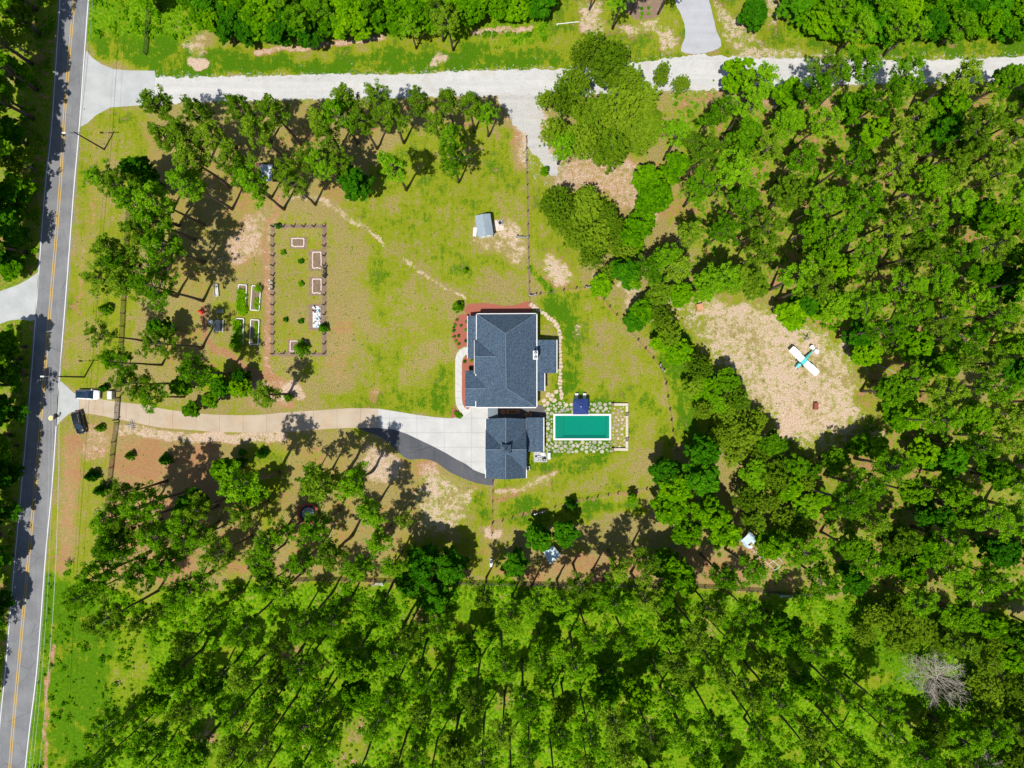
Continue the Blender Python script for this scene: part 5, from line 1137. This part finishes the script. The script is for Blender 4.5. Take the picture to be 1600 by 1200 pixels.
PROTO['oak'] = [make_broad(21, 15, 5.0, M['lf_oak'], .13, .35, 17, 1.2, 'oak_tree', 40, fine=True), make_broad(22, 12, 4.2, M['lf_oak'], .12, .3, 14, 1.2, 'oak_tree', 44, fine=True), make_broad(23, 10, 3.6, M['lf_oak'], .115, .25, 13, 1.2, 'oak_tree', 44, fine=True)]
PROTO['gum'] = [make_broad(35, 18, 4.2, M['lf_pine'], .17, .45, 12, 1.15, 'hardwood_tree', 60), make_broad(36, 16, 3.7, M['lf_pine'], .16, .42, 11, 1.1, 'hardwood_tree', 60), make_broad(37, 17, 4.0, M['lf_pine2'], .16, .45, 12, 1.1, 'hardwood_tree', 60)]
PROTO['leafy'] = [make_broad(31, 12, 3.6, M['lf_bright'], .24, .3, 9, 1.2, 'leafy_tree'), make_broad(32, 14, 4.0, M['lf_bright'], .26, .3, 10, 1.2, 'leafy_tree'), make_broad(33, 9, 2.9, M['lf_bright'], .22, .25, 8, 1.2, 'leafy_tree')]
PROTO['deep'] = [make_broad(41, 13, 3.6, M['lf_deep'], .22, .25, 9, 1.5, 'evergreen_tree'), make_broad(42, 9, 2.7, M['lf_deep'], .2, .2, 8, 1.5, 'evergreen_tree'), make_broad(43, 15, 4.0, M['lf_deep'], .24, .25, 10, 1.4, 'evergreen_tree')]
PROTO['conifer'] = [make_conifer(51, 2.6, 1.0, M['lf_deep']), make_conifer(52, 3.4, 1.25, M['lf_pine'])]
PROTO['shrub'] = [make_shrub(61, .8, .5, M['lf_deep'], .10), make_shrub(62, 1.0, .65, M['lf_bright'], .11), make_shrub(63, .5, .32, M['lf_deep'], .08, n=14)]
PH = {'gum': [18, 16, 17], 'pine': [21, 23, 19, 24, 20, 22, 22, 18], 'oak': [15, 12, 10], 'leafy': [12, 14, 9], 'deep': [13, 9, 15], 'conifer': [2.6, 3.4], 'shrub': [.8, 1, .5]}
PR = {'gum': [4.2, 3.7, 4.0], 'pine': [3.5, 3.9, 3.1, 4.2, 3.4, 3.8, 3.6, 3.0], 'oak': [5.0, 4.2, 3.6], 'leafy': [3.6, 4.0, 2.9], 'deep': [3.6, 2.7, 4.0], 'conifer': [1, 1.25], 'shrub': [.5, .65, .32]}
CAT = {'gum': 'hardwood tree', 'pine': 'pine tree', 'oak': 'oak tree', 'leafy': 'leafy tree', 'deep': 'evergreen tree', 'conifer': 'young conifer', 'shrub': 'shrub', 'dead': 'dead tree'}
TREES = []
trg = random.Random(99)
def plant(kind, x, y, zone, h=None, v=None, sc=None, label=None, rad=None):
    "x, y in metres on the ground; remembered first, labelled and copied afterwards"
    L = PROTO[kind]; v = trg.randrange(len(L)) if v is None else v % len(L); s = sc or ((h/PH[kind][v]) if h else trg.uniform(.9, 1.1))
    sr = (rad/PR[kind][v]) if rad else s*trg.uniform(.93, 1.08)
    hz = PH[kind][v]*s*(.80 if kind == 'pine' else .62); f = H/(H-hz)
    TREES.append(dict(kind=kind, x=x, y=y, v=v, s=s, sr=sr, zone=zone, cx=800+x*f/S, cy=600-y*f/S, label=label))
def base_px(kind, px, py, zone, h, **kw): x, y = P(px, py); plant(kind, x, y, zone, h, **kw)
def crown_px(kind, px, py, zone, h=None, **kw):
    h = h or trg.uniform(*{'gum': (14, 18), 'pine': (19, 24), 'oak': (9, 14), 'leafy': (9, 14), 'deep': (9, 14), 'conifer': (2, 4), 'shrub': (.6, 1.2)}[kind])
    x, y = P(px, py, h*(.80 if kind == 'pine' else .62)); plant(kind, x, y, zone, h, **kw)

ZG = 'the grove left of the garden'; ZT = 'the row below the gravel road'; ZB = 'the grove below the driveway'
for px, py, h in [(320,352,22),(280,353,22),(320,410,22),(258,420,22),(258,432,20),(277,463,22),(317,470,23),(317,543,20),(253,570,20),(360,584,20),(270,330,21),(236,318,20)]: base_px('pine', px, py, ZG, h)
for px, py, h in [(363,327,22),(444,327,21),(493,320,18),(425,308,18),(535,290,18),(635,297,20),(717,285,17),(763,213,14),(472,227,21),(560,224,20)]: base_px('pine', px, py, ZT, h)
for px, py, h in [(302,764,22),(245,785,21),(252,812,22),(268,820,22),(298,855,22),(343,815,18),(435,738,25),(503,725,9),(583,735,21),(545,735,25),(595,780,18),(530,797,20),(550,837,20),(585,860,18),(475,892,17),(460,882,18),(520,732,18),(235,862,21),(332,892,20),(360,877,20),(393,838,20),(445,850,18),(505,850,18),(640,800,12)]: base_px('pine', px, py, ZB, h)
def far(px, py, d):
    return all((t['cx']-px)**2+(t['cy']-py)**2 > d*d for t in TREES)
for px, py, h in [(248,165,20),(262,215,20),(310,180,21),(335,215,20),(375,172,20),(402,205,20),(432,182,20),(360,252,19),(300,250,21),(288,215,20),(447,262,16),(478,245,17),(510,215,18),(540,155,19),(588,150,19),(565,190,18),(612,180,18),(530,255,16),(605,245,17),(700,160,18),(735,165,16),(680,195,16),(705,215,16),(655,160,18),(760,185,13),(500,190,18),(455,275,15)]:
    if far(px, py, 20): crown_px('pine', px, py, ZT, h, v=trg.choice((4, 5, 7, 4, 0)))
for px, py, h in [(190,300,18),(240,345,20),(165,305,18),(195,330,17),(160,378,19),(218,362,20),(196,412,20),(155,432,19),(185,452,20),(232,440,20),(160,525,17),(155,566,17),(182,578,18),(212,600,19),(236,622,16),(295,570,17),(205,455,20)]:
    if far(px, py, 27): crown_px('pine', px, py, ZG, h)
for px, py, h, k in [(215,268,12,'deep'),(252,512,9,'deep'),(375,605,7,'leafy'),(345,604,8,'deep'),(450,622,3,'leafy'),(285,605,8,'leafy'),(330,625,6,'leafy'),(300,640,6,'leafy'),(555,285,12,'deep'),(228,290,11,'deep')]: crown_px(k, px, py, ZG if px < 500 else ZT, h)
base_px('pine', 451, 616, ZG, 16, rad=3.2); base_px('deep', 388, 588, ZG, 6); base_px('leafy', 355, 592, ZG, 7)
for px, py, h in [(195,770,19),(178,800,20),(160,812,19),(165,850,20),(150,885,19),(205,875,20),(240,838,20),(310,795,17),(288,812,18),(322,835,18),(375,760,17),(395,775,17),(378,802,17),(480,740,17),(500,762,17),(540,768,17),(552,812,17),(440,835,17),(462,858,17),(410,845,19),(590,845,17),(568,865,17),(628,812,13),(545,740,15),(210,818,20),(355,850,19),(180,905,20),(260,880,20),(300,900,20),(420,890,19),(505,880,18),(610,890,17)]:
    if far(px, py, 27): crown_px('pine', px, py, ZB, h)
for px, py, h, k, r in [(298,790,11,'deep',3.3),(350,732,10,'leafy',2.8),(392,768,10,'leafy',2.6),(660,880,12,'deep',3.6),(640,905,10,'deep',3.2),(705,885,12,'deep',3.3),(680,930,10,'deep',3.4)]: crown_px(k, px, py, ZB, h, rad=r)
ZY = 'the trees below the back lawn'
for px, py, h, k, r, lab in [(842,842,9,'deep',2.9,'dense dark round evergreen touching the fence, left of its twin above the striped hut'),(885,832,9,'deep',2.9,'dense dark round evergreen, right one of the pair above the striped hut'),(805,880,9,'deep',2.7,'dark evergreen just left of the striped hut, beside the barrel'),
    (1055,758,13,'leafy',3.8,'big bright green leafy tree casting a dark shadow onto the yard fence corner'),(1092,745,14,'deep',3.9,None),(1040,735,12,'deep',3.2,None),(1048,795,11,'leafy',3.4,None),(1110,800,14,'leafy',3.6,None),(1130,830,13,'leafy',3.4,None),(1075,830,12,'leafy',3.2,None),(1100,705,13,'deep',3.2,None),(987,778,4,'leafy',1.2,'small leafy bush on the lower lawn fence, right part'),(893,790,5,'conifer',1.2,None),
    (1045,885,12,'leafy',3.2,None),(1065,905,12,'leafy',3.2,None),(1028,880,10,'deep',2.6,None),(1200,850,10,'leafy',3.0,None)]: crown_px(k, px, py, ZY, h, rad=r, label=lab)
for px, py, h in [(895,880,18),(925,892,19),(942,905,20),(985,895,20),(988,850,19),(1095,866,19),(1133,857,19),(870,905,18),(830,915,18),(760,902,16),(950,860,17),(1010,905,18),(800,930,18)]: base_px('pine', px, py, ZY, h)
# olive oaks: the clump right of the gravel spur and the belt along the back yard
ZO = 'the clump beside the gravel spur'; ZH = 'the belt between yard and clearing'
for px, py, h, r in [(900,135,14,4.6),(945,110,14,4.6),(985,130,13,4.4),(880,165,13,4.2),(920,180,15,5.2),(965,175,15,5.2),(1010,160,14,4.6),(905,225,14,4.6),(950,230,14,5.0),(995,215,14,4.6),(1030,120,11,3.4),(860,150,11,3.4),(1060,135,9,2.6),(870,210,12,3.4),(1015,190,13,4.0),(935,75,12,3.4),(905,90,11,3.0),(965,80,10,3.0)]: crown_px('oak' if (px*7+py) % 10 < 7 else 'pine', px+trg.uniform(-6, 6), py+trg.uniform(-6, 6), ZO, h*trg.uniform(.75, 1.15), rad=r*trg.uniform(.62, .92))
crown_px('pine', 878, 228, ZO, 13, rad=2.9, label='lone pine whose trunk stands at the lower end of the gravel spur', v=2)
crown_px('leafy', 851, 267, ZO, 3, rad=.9, label='small bush at the lower end of the grey gravel spur')
for px, py, h, r in [(875,325,10,4.0),(910,330,10,4.2),(945,335,9,3.6),(900,370,9,3.8),(935,375,10,4.0),(960,360,8,3.0),(980,400,9,3.2),(950,430,8,2.8),(985,440,8,2.6),(1005,490,8,3.4),(1035,495,8,3.2),(1050,520,9,3.6),(1035,540,8,3.0),(1065,550,9,3.4),(1095,575,9,3.4),(1085,600,9,3.4),(1110,605,9,3.4),(1120,635,9,3.6),(1100,640,8,3.0),(1140,650,9,3.6),(1160,680,10,3.8),(1130,680,9,3.4),(1150,710,9,3.4),(1185,705,9,3.6),(1175,740,10,3.6),(1205,745,10,3.8),(1165,775,9,3.4),(1195,785,10,3.8),(1230,765,10,3.8),(1225,805,10,3.8),(1180,815,9,3.2),(1215,840,10,3.4),(1255,790,9,3.4),(1250,830,9,3.4),(1132,600,8,3.0),(1150,628,8,3.2),(1180,660,8,3.2),(1205,692,9,3.4),(1232,722,9,3.4),(1258,750,9,3.2),(1278,775,8,3.0),(1270,735,7,2.6)]: crown_px('oak' if (px*3+py) % 10 < 5 else ('leafy' if px % 3 == 0 else 'gum'), px+trg.uniform(-5, 5), py+trg.uniform(-5, 5), ZH, h*trg.uniform(.75, 1.2), rad=r*trg.uniform(.66, .98))
for px, py, h, k, r in [(940,445,8,'leafy',2.4),(985,375,10,'leafy',3.0),(1000,345,10,'leafy',3.2),(990,500,7,'deep',2.6),(1025,310,13,'leafy',3.8),(1010,280,12,'leafy',3.2),(1045,395,15,'pine',3.4),(1015,420,14,'pine',3.2),(975,425,13,'deep',3.0),(1060,420,16,'pine',3.4)]: crown_px(k, px, py, ZH, h, rad=r)
for px, py, h, r in [(878,345,8,3.0),(905,362,9,3.4),(925,398,8,3.0),(950,350,8,3.0),(968,380,8,3.0),(915,310,8,2.8)]: crown_px('oak', px, py, ZH, h, rad=r)
# woods
def wood(poly, zone, d, mix, hs, avoid=(), rr=(2.9, 3.9), seed=1, tries=9000, dens=None):
    r = random.Random(seed); xs = [p[0] for p in poly]; ys = [p[1] for p in poly]; n0 = len(TREES)
    for _ in range(tries):
        px, py = r.uniform(min(xs), max(xs)), r.uniform(min(ys), max(ys))
        if not inpoly(px, py, poly) or any(inpoly(px, py, a) for a in avoid): continue
        dd = d*r.uniform(.78, 1.2)
        if dens and r.random() > dens(px, py): continue
        if not far(px, py, dd): continue
        u = r.random(); k = 'pine'
        for kk, pr in mix:
            if u < pr: k = kk; break
            u -= pr
        h = r.uniform(*hs); h = h if k == 'pine' else h*(.82 if k == 'gum' else .62)
        crown_px(k, px, py, zone, h, rad=r.uniform(*rr)*(1 if k == 'pine' else .95))
    return len(TREES)-n0
ZE = 'the wood right of the clearing'; ZS = 'the wood below the back fence'; ZF = 'the wood above the gravel road'; ZL = 'the trees left of the road'
for px, py, h in [(1213,467,22),(1307,527,22),(1283,489,23),(1421,533,22),(1443,570,22),(1390,611,22),(1201,452,20),(1068,322,17),(1100,385,18),(1228,352,22),(1247,160,18),(1275,168,22),(1345,175,21),(1415,180,21),(1570,178,20),(1452,415,22),(1520,455,22)]: base_px('pine', px, py, ZE, h, rad=3.7)
n1 = wood([(1060,160),(1130,120),(1240,120),(1340,108),(1440,122),(1640,140),(1640,640),(1520,600),(1400,560),(1330,520),(1290,500),(1240,455),(1190,425),(1130,430),(1080,420),(1045,300),(1050,200)], ZE, 49, [('leafy', .13), ('deep', .08), ('gum', .18)], (17, 23), avoid=[[(1080,255),(1115,250),(1120,320),(1075,330)], [(1060,285),(1090,280),(1090,345),(1055,345)]], seed=3)
ZR = 'the wood below the clearing'
for px, py, h, k, r in [(1100,445,12,'gum',3.4),(1140,438,13,'gum',3.4),(1175,442,10,'gum',3.2),(1065,458,9,'leafy',2.8),(1030,455,9,'gum',3.0),(1235,492,9,'leafy',3.4),(1255,480,9,'deep',3.0),(1280,478,8,'leafy',2.6),(1345,525,9,'deep',3.0),(1355,552,9,'leafy',3.2),(1425,645,8,'leafy',3.2),(1400,655,7,'leafy',2.6),(1340,695,6,'leafy',2.4),(1365,700,8,'leafy',2.8),(1300,720,9,'gum',3.0),(1440,705,9,'leafy',3.0)]: crown_px(k, px, py, ZE, h, rad=r)
n2 = wood([(1390,590),(1470,600),(1640,640),(1640,1000),(1440,950),(1390,900),(1300,920),(1240,870),(1270,820),(1270,745),(1290,735),(1400,690),(1370,620)], ZR, 49, [('leafy', .15), ('deep', .12), ('gum', .25)], (16, 22), avoid=[[(1405,615),(1460,620),(1440,665),(1400,660)], [(1410,790),(1440,800),(1440,830),(1410,830)], [(1375,780),(1405,790),(1400,825),(1370,815)], [(1430,880),(1500,920),(1480,960),(1420,930)]], seed=4)
sdens = lambda x, y: .35 if y < 955 and x < 1250 else 1
n3 = wood([(110,915),(170,925),(400,935),(760,950),(1100,940),(1250,960),(1330,1000),(1390,1090),(1420,1230),(100,1235),(150,1110),(250,1075),(250,1000),(110,975)], ZS, 55, [('leafy', .09), ('gum', .06)], (18, 24), avoid=[[(535,1110),(585,1110),(580,1210),(520,1200)], [(1265,950),(1330,960),(1390,1080),(1350,1110),(1290,1040)], [(1100,985),(1125,985),(1150,1045),(1120,1050)], [(560,1050),(600,1050),(590,1120),(560,1120)], [(820,1040),(850,1040),(850,1090),(815,1090)]], rr=(2.5, 3.6), seed=5, dens=sdens)
n4 = wood([(1395,960),(1500,940),(1640,990),(1640,1235),(1480,1235),(1420,1150),(1480,1120),(1540,1080),(1500,1030),(1400,1010)], ZR, 36, [('oak', .6), ('leafy', .1)], (13, 18), avoid=[[(1380,1010),(1530,1010),(1540,1110),(1420,1110)], [(1535,1035),(1580,1040),(1585,1110),(1540,1110)]], seed=6)
for px, py, h, r in [(1370,965,9,3.2),(1400,955,9,3.4),(1420,985,8,3.0),(1350,990,7,2.4)]: crown_px('oak', px, py, ZR, h, rad=r)
n5 = wood([(262,-60),(300,18),(330,48),(420,52),(560,42),(620,45),(700,30),(790,24),(846,14),(850,-60)], ZF, 25, [('leafy', .72), ('deep', .16)], (10, 15), rr=(2.4, 3.6), seed=7)
n6 = wood([(1245,-60),(1240,20),(1260,34),(1340,45),(1380,48),(1480,40),(1640,42),(1640,-60)], ZF, 26, [('leafy', .70), ('deep', .18)], (10, 15), rr=(2.4, 3.6), seed=8)
crown_px('deep', 1178, 20, ZF, 6, rad=3.1, label='single rounded deep green tree right of the grey gravel side drive')
for px, py, h in [(921,15,15),(957,45,17),(985,22,14),(1028,22,15)]: base_px('pine', px, py, ZF, h)
crown_px('leafy', 228, -8, ZF, 9)
# left of the road: low trees in the frame, tall ones outside it that shade the road
for px, py, h, k, r in [(8,-5,9,'deep',3.2),(30,25,9,'oak',2.8),(10,60,9,'oak',3.4),(22,110,8,'leafy',3.0),(0,150,10,'leafy',3.6),(8,205,8,'deep',3.2),(22,250,9,'oak',3.4),(30,290,7,'leafy',2.6),(5,310,9,'deep',3.6),(12,350,9,'deep',3.4),(28,370,6,'deep',2.6),(18,418,5,'leafy',2.8),(-5,400,8,'deep',3.2),(12,540,8,'leafy',3.2),(-5,580,10,'leafy',3.6),(18,585,7,'deep',2.6),(5,640,9,'deep',3.4),(-6,700,9,'leafy',3.2),(5,740,8,'deep',2.8),(-8,800,10,'deep',3.4),(-12,880,9,'deep',3.2),(-18,950,10,'deep',3.4)]: crown_px(k, px, py, ZL, h, rad=r)
for px, py, h in [(45,15,19),(52,55,18),(38,100,20),(46,140,20),(40,185,18),(30,225,20),(38,262,19),(22,300,18),(16,335,16),(30,395,15),(28,560,17),(20,600,20),(22,640,20),(12,680,20),(8,715,20),(4,755,20),(2,795,20),(-6,835,21),(-14,880,20),(-18,925,19),(-30,985,16),(-40,1050,19),(-46,1090,19),(40,-30,20)]: base_px('pine' if (px+py) % 3 else 'gum', px+(12 if py < 400 else 4), py, ZL, h, rad=4.4)
# single small trees and bushes
def one(kind, px, py, h, label, v=0, zone='single', rad=None): base_px(kind, px, py, zone, h, v=v, label=label, rad=rad)
for px, py, h, lab, k in [(170,484,3.6,'small dark conifer alone on the verge between road and board fence','conifer'),(150,742,3.8,'dark young conifer left of the lower board fence','conifer'),(159,668,2.6,'young conifer just right of the parked black car','conifer'),
    (207,711,2.8,'young conifer on bare dirt nearest the lower board fence','conifer'),(263,717,3.6,'bright young conifer second from the lower board fence','conifer'),(377,722,3.2,'young conifer third from the lower board fence, below the driveway','conifer'),(166,606,2.6,'small bush just left of the grey utility cabinet','conifer'),(166,764,4.2,'young conifer touching the lower board fence','conifer'),
    (717,480,3.4,'dark round holly at the corner of the mulch bed by the house','conifer'),(507,513,3.0,'bushy young tree on the right fence of the vegetable garden','conifer'),(474,544,4.6,'small dark tree over the bottom brick bed','conifer'),(436,354,1.8,'low bush at the top left corner of the vegetable garden','conifer'),(728,423,1.9,'small round shrub alone on the lawn below the garden shed','conifer'),
    (172,557,3.2,'small dark bush on the verge above the driveway','conifer'),(380,706,2.2,'small seedling pine in the grass below the driveway','conifer'),(412,708,3.4,'slender young pine below the middle of the driveway','conifer')]: one(k, px, py, h, lab, trg.randrange(2), rad=h*.34)
sg = 'shrubs planted in the red mulch'
for k, (px, py) in enumerate([(714,500),(711,508),(720,509),(709,517),(728,516),(710,526),(716.5,525),(712,533),(717,538),(728,533),(729,503),(709,512),(726,565),(737,563),(735,575)]):
    base_px('shrub', px, py, 'mulch', .55, v=k, label=f'{nth(k+1)} little shrub in the red mulch left of the house, counted downward')
for k, (px, py) in enumerate([(713,645),(716,649),(719,650)]): base_px('shrub', px, py, 'mulch', .8, v=1, label=f'{nth(k+1)} bush of the small mulch triangle where walkway meets court')
for k, (px, py) in enumerate([(1002,14),(1013,13),(1003,22),(1013,22),(1001,28)]): base_px('shrub', px, py, 'topbed', .6, v=1, label=f'{nth(k+1)} small plant of the brown mulch bed at the top edge')
for k, (px, py) in enumerate([(471,409),(471,444),(447,500),(471,502),(443,395)]): base_px('shrub', px, py, 'veg', .9, v=k, label=f'{nth(k+1)} small plant growing in open ground inside the vegetable garden')
# label and copy
ADJ = {'gum': 'lumpy green hardwood', 'pine': 'pine', 'oak': 'olive oak', 'leafy': 'bright leafy tree', 'deep': 'dark green tree', 'conifer': 'young conifer', 'shrub': 'shrub'}
zones = {}
for t in TREES:
    if not t['label']: zones.setdefault((t['zone'], t['kind']), []).append(t)
for (z, k), L in zones.items():
    L.sort(key=lambda t: t['cy']); rows = []; nr = max(1, round((L[-1]['cy']-L[0]['cy'])/62)) if len(L) > 5 else 1
    edges = np.linspace(L[0]['cy']-1, L[-1]['cy']+1, nr+1)
    for i in range(nr):
        row = sorted([t for t in L if edges[i] <= t['cy'] < edges[i+1]], key=lambda t: t['cx'])
        for j, t in enumerate(row):
            zs = z.replace('the ', '', 1)
            if len(L) == 1: t['label'] = f"only {ADJ[k]} of {z}"
            elif nr == 1: t['label'] = f"{nth(j+1)} {ADJ[k]} from the left in {z}"
            else: t['label'] = f"{ADJ[k]} in {z}, {nth(i+1)} row, {nth(j+1)} from left"
GRP = {'single': 'young trees standing alone', 'mulch': sg, 'topbed': 'plants of the brown bed', 'veg': 'plants in the vegetable garden'}
for t in TREES:
    src = PROTO[t['kind']][t['v']]
    if src.get('_free'): del src['_free']; o = src
    else: o = copy_tree(src)
    if t['label'].startswith('dark round holly'): pass
    for kx in ('label', 'group'): 
        if kx in o: del o[kx]
    o.location = (t['x'], t['y'], 0); o.rotation_euler = (0, 0, trg.uniform(0, 6.283)); o.scale = (t['sr'], t['sr'], t['s'])
    tag(o, t['label'], CAT[t['kind']], GRP.get(t['zone'], f"{CAT[t['kind']]}s in {t['zone']}"))
for L in PROTO.values():
    for s in L:
        if s.get('_free'):
            for c in list(s.children): bpy.data.objects.remove(c)
            bpy.data.objects.remove(s)
print('TREES', len(TREES), {k: sum(t['kind'] == k for t in TREES) for k in PROTO}, n1, n2, n3, n4, n5, n6)
dd = make_dead(71, 9, 5.2, n1=34); del dd['_free']; dd.location = (*P(1452, 1052, 5), 0); dd.scale = (1.25, .85, 1); dd.rotation_euler.z = R(-30); tag(dd, 'large leafless grey dead tree in the lower right clearing', 'dead tree')
dd = make_dead(72, 5, 2.6, n1=14); del dd['_free']; dd.location = (*P(1538, 1192, 3), 0); tag(dd, 'small leafless tree at the bottom edge, far right', 'dead tree')
dd = make_dead(73, 3.5, 2.4, n1=12); del dd['_free']; dd.location = (*P(1140, 700, 2), 0); tag(dd, 'small bare grey bush at the edge of the oak belt right of the pool', 'dead tree')

# ------------------------------------------------------------------ undergrowth: weeds and brambles nobody could count
def scatter(name, n, test, hmin, hmax, size, mt, seed, per=9, rad=.3):
    rg = np.random.default_rng(seed); px = rg.uniform(-120, 1720, n); py = rg.uniform(-120, 1320, n); k = test(px, py, rg); px, py = px[k], py[k]
    x = (px-800)*S; y = (600-py)*S; h = rg.uniform(hmin, hmax, len(x))
    V, F = leaf_cloud(np.stack([x, y, h*.6, rad*(.6+h)], 1), per, size, rg, up=.8, flat=.55); V[:, 2] = np.maximum(V[:, 2], .015)
    return tag(mesh_np(name, V, F, mt), kind='stuff')
def tw(px, py, rg):
    if True: pass
    w = zone_at(px, py, 'weed'); nz = fbm(px/22, py/22, 3); return (rg.random(len(px)) < w*np.clip((nz-.34)*3.5, 0, 1)) & (zone_at(px, py, 'dirt') < .6) & ~inpoly(px, py, [(104,-200),(144,-200),(144,100),(104,400),(96,700),(64,1000),(40,1400),(-60,1400),(0,1080),(42,600),(68,290)]) & ~inpoly(px, py, [(-200,480),(0,450),(62,420),(58,505),(0,512),(-200,570)])
tag(scatter('undergrowth', 90000, tw, .15, .7, .17, M['lf_weed'], 81, 12), 'low bright green weeds and brambles covering the wood floors', 'undergrowth')
tag(scatter('brambles', 16000, tw, .4, 1.3, .2, M['lf_weed'], 83, 34, .45), 'taller bright green bramble clumps under the pines', 'undergrowth')
def tg(px, py, rg):
    l = zone_at(px, py, 'lush'); nz = fbm(px/9, py/9, 3); return (rg.random(len(px)) < .8*np.clip((nz-.5)*3.5, 0, 1)) & (l > .3) & (zone_at(px, py, 'dirt') < .72) & (py > 50) & (px > 120) & ~inpoly(px, py, [(720,470),(872,470),(984,625),(984,710),(860,760),(590,740),(590,630),(712,640),(705,540)]) & ~((py > 84) & (py < 170)) & ~((px < 610) & (py > 612) & (py < 682)) & ~inpoly(px, py, [(1040,-60),(1130,-60),(1135,95),(1055,95)]) & ~inpoly(px, py, [(780,140),(850,140),(900,280),(880,300),(820,250)])
tag(scatter('grass_tufts', 42000, tg, .03, .16, .10, M['lf_weed'], 82, 5, .22), 'scattered tufts of taller grass over the lawns and verges', 'grass')
def tr(px, py, rg):
    up = np.interp(px, [236,400,600,700,800,930,1000,1040,1130,1300,1600,1800], [120,119,116,112,109,104,98,90,87,92,88,82]); lo = np.interp(px, [236,400,600,800,960,1120,1300,1600,1800], [161,158,153,149,148,139,133,128,122])
    d = np.minimum(abs(py-up), abs(py-lo)); a = (px > 244) & (rg.random(len(px)) < np.exp(-d/3.0))
    b = inpoly(px, py, [(775,145),(855,145),(868,225),(905,285),(885,305),(840,285),(812,250),(812,205)]) & (rg.random(len(px)) < .5)
    return (a & ~((px > 1050) & (px < 1135) & (py < 88))) | b
tag(scatter('loose_gravel', 260000, tr, .0, .02, .085, M['gravel'], 84, 4, .45), 'loose pale stones spilling over the gravel road edges', 'gravel')
print('OBJECTS', len(bpy.data.objects))
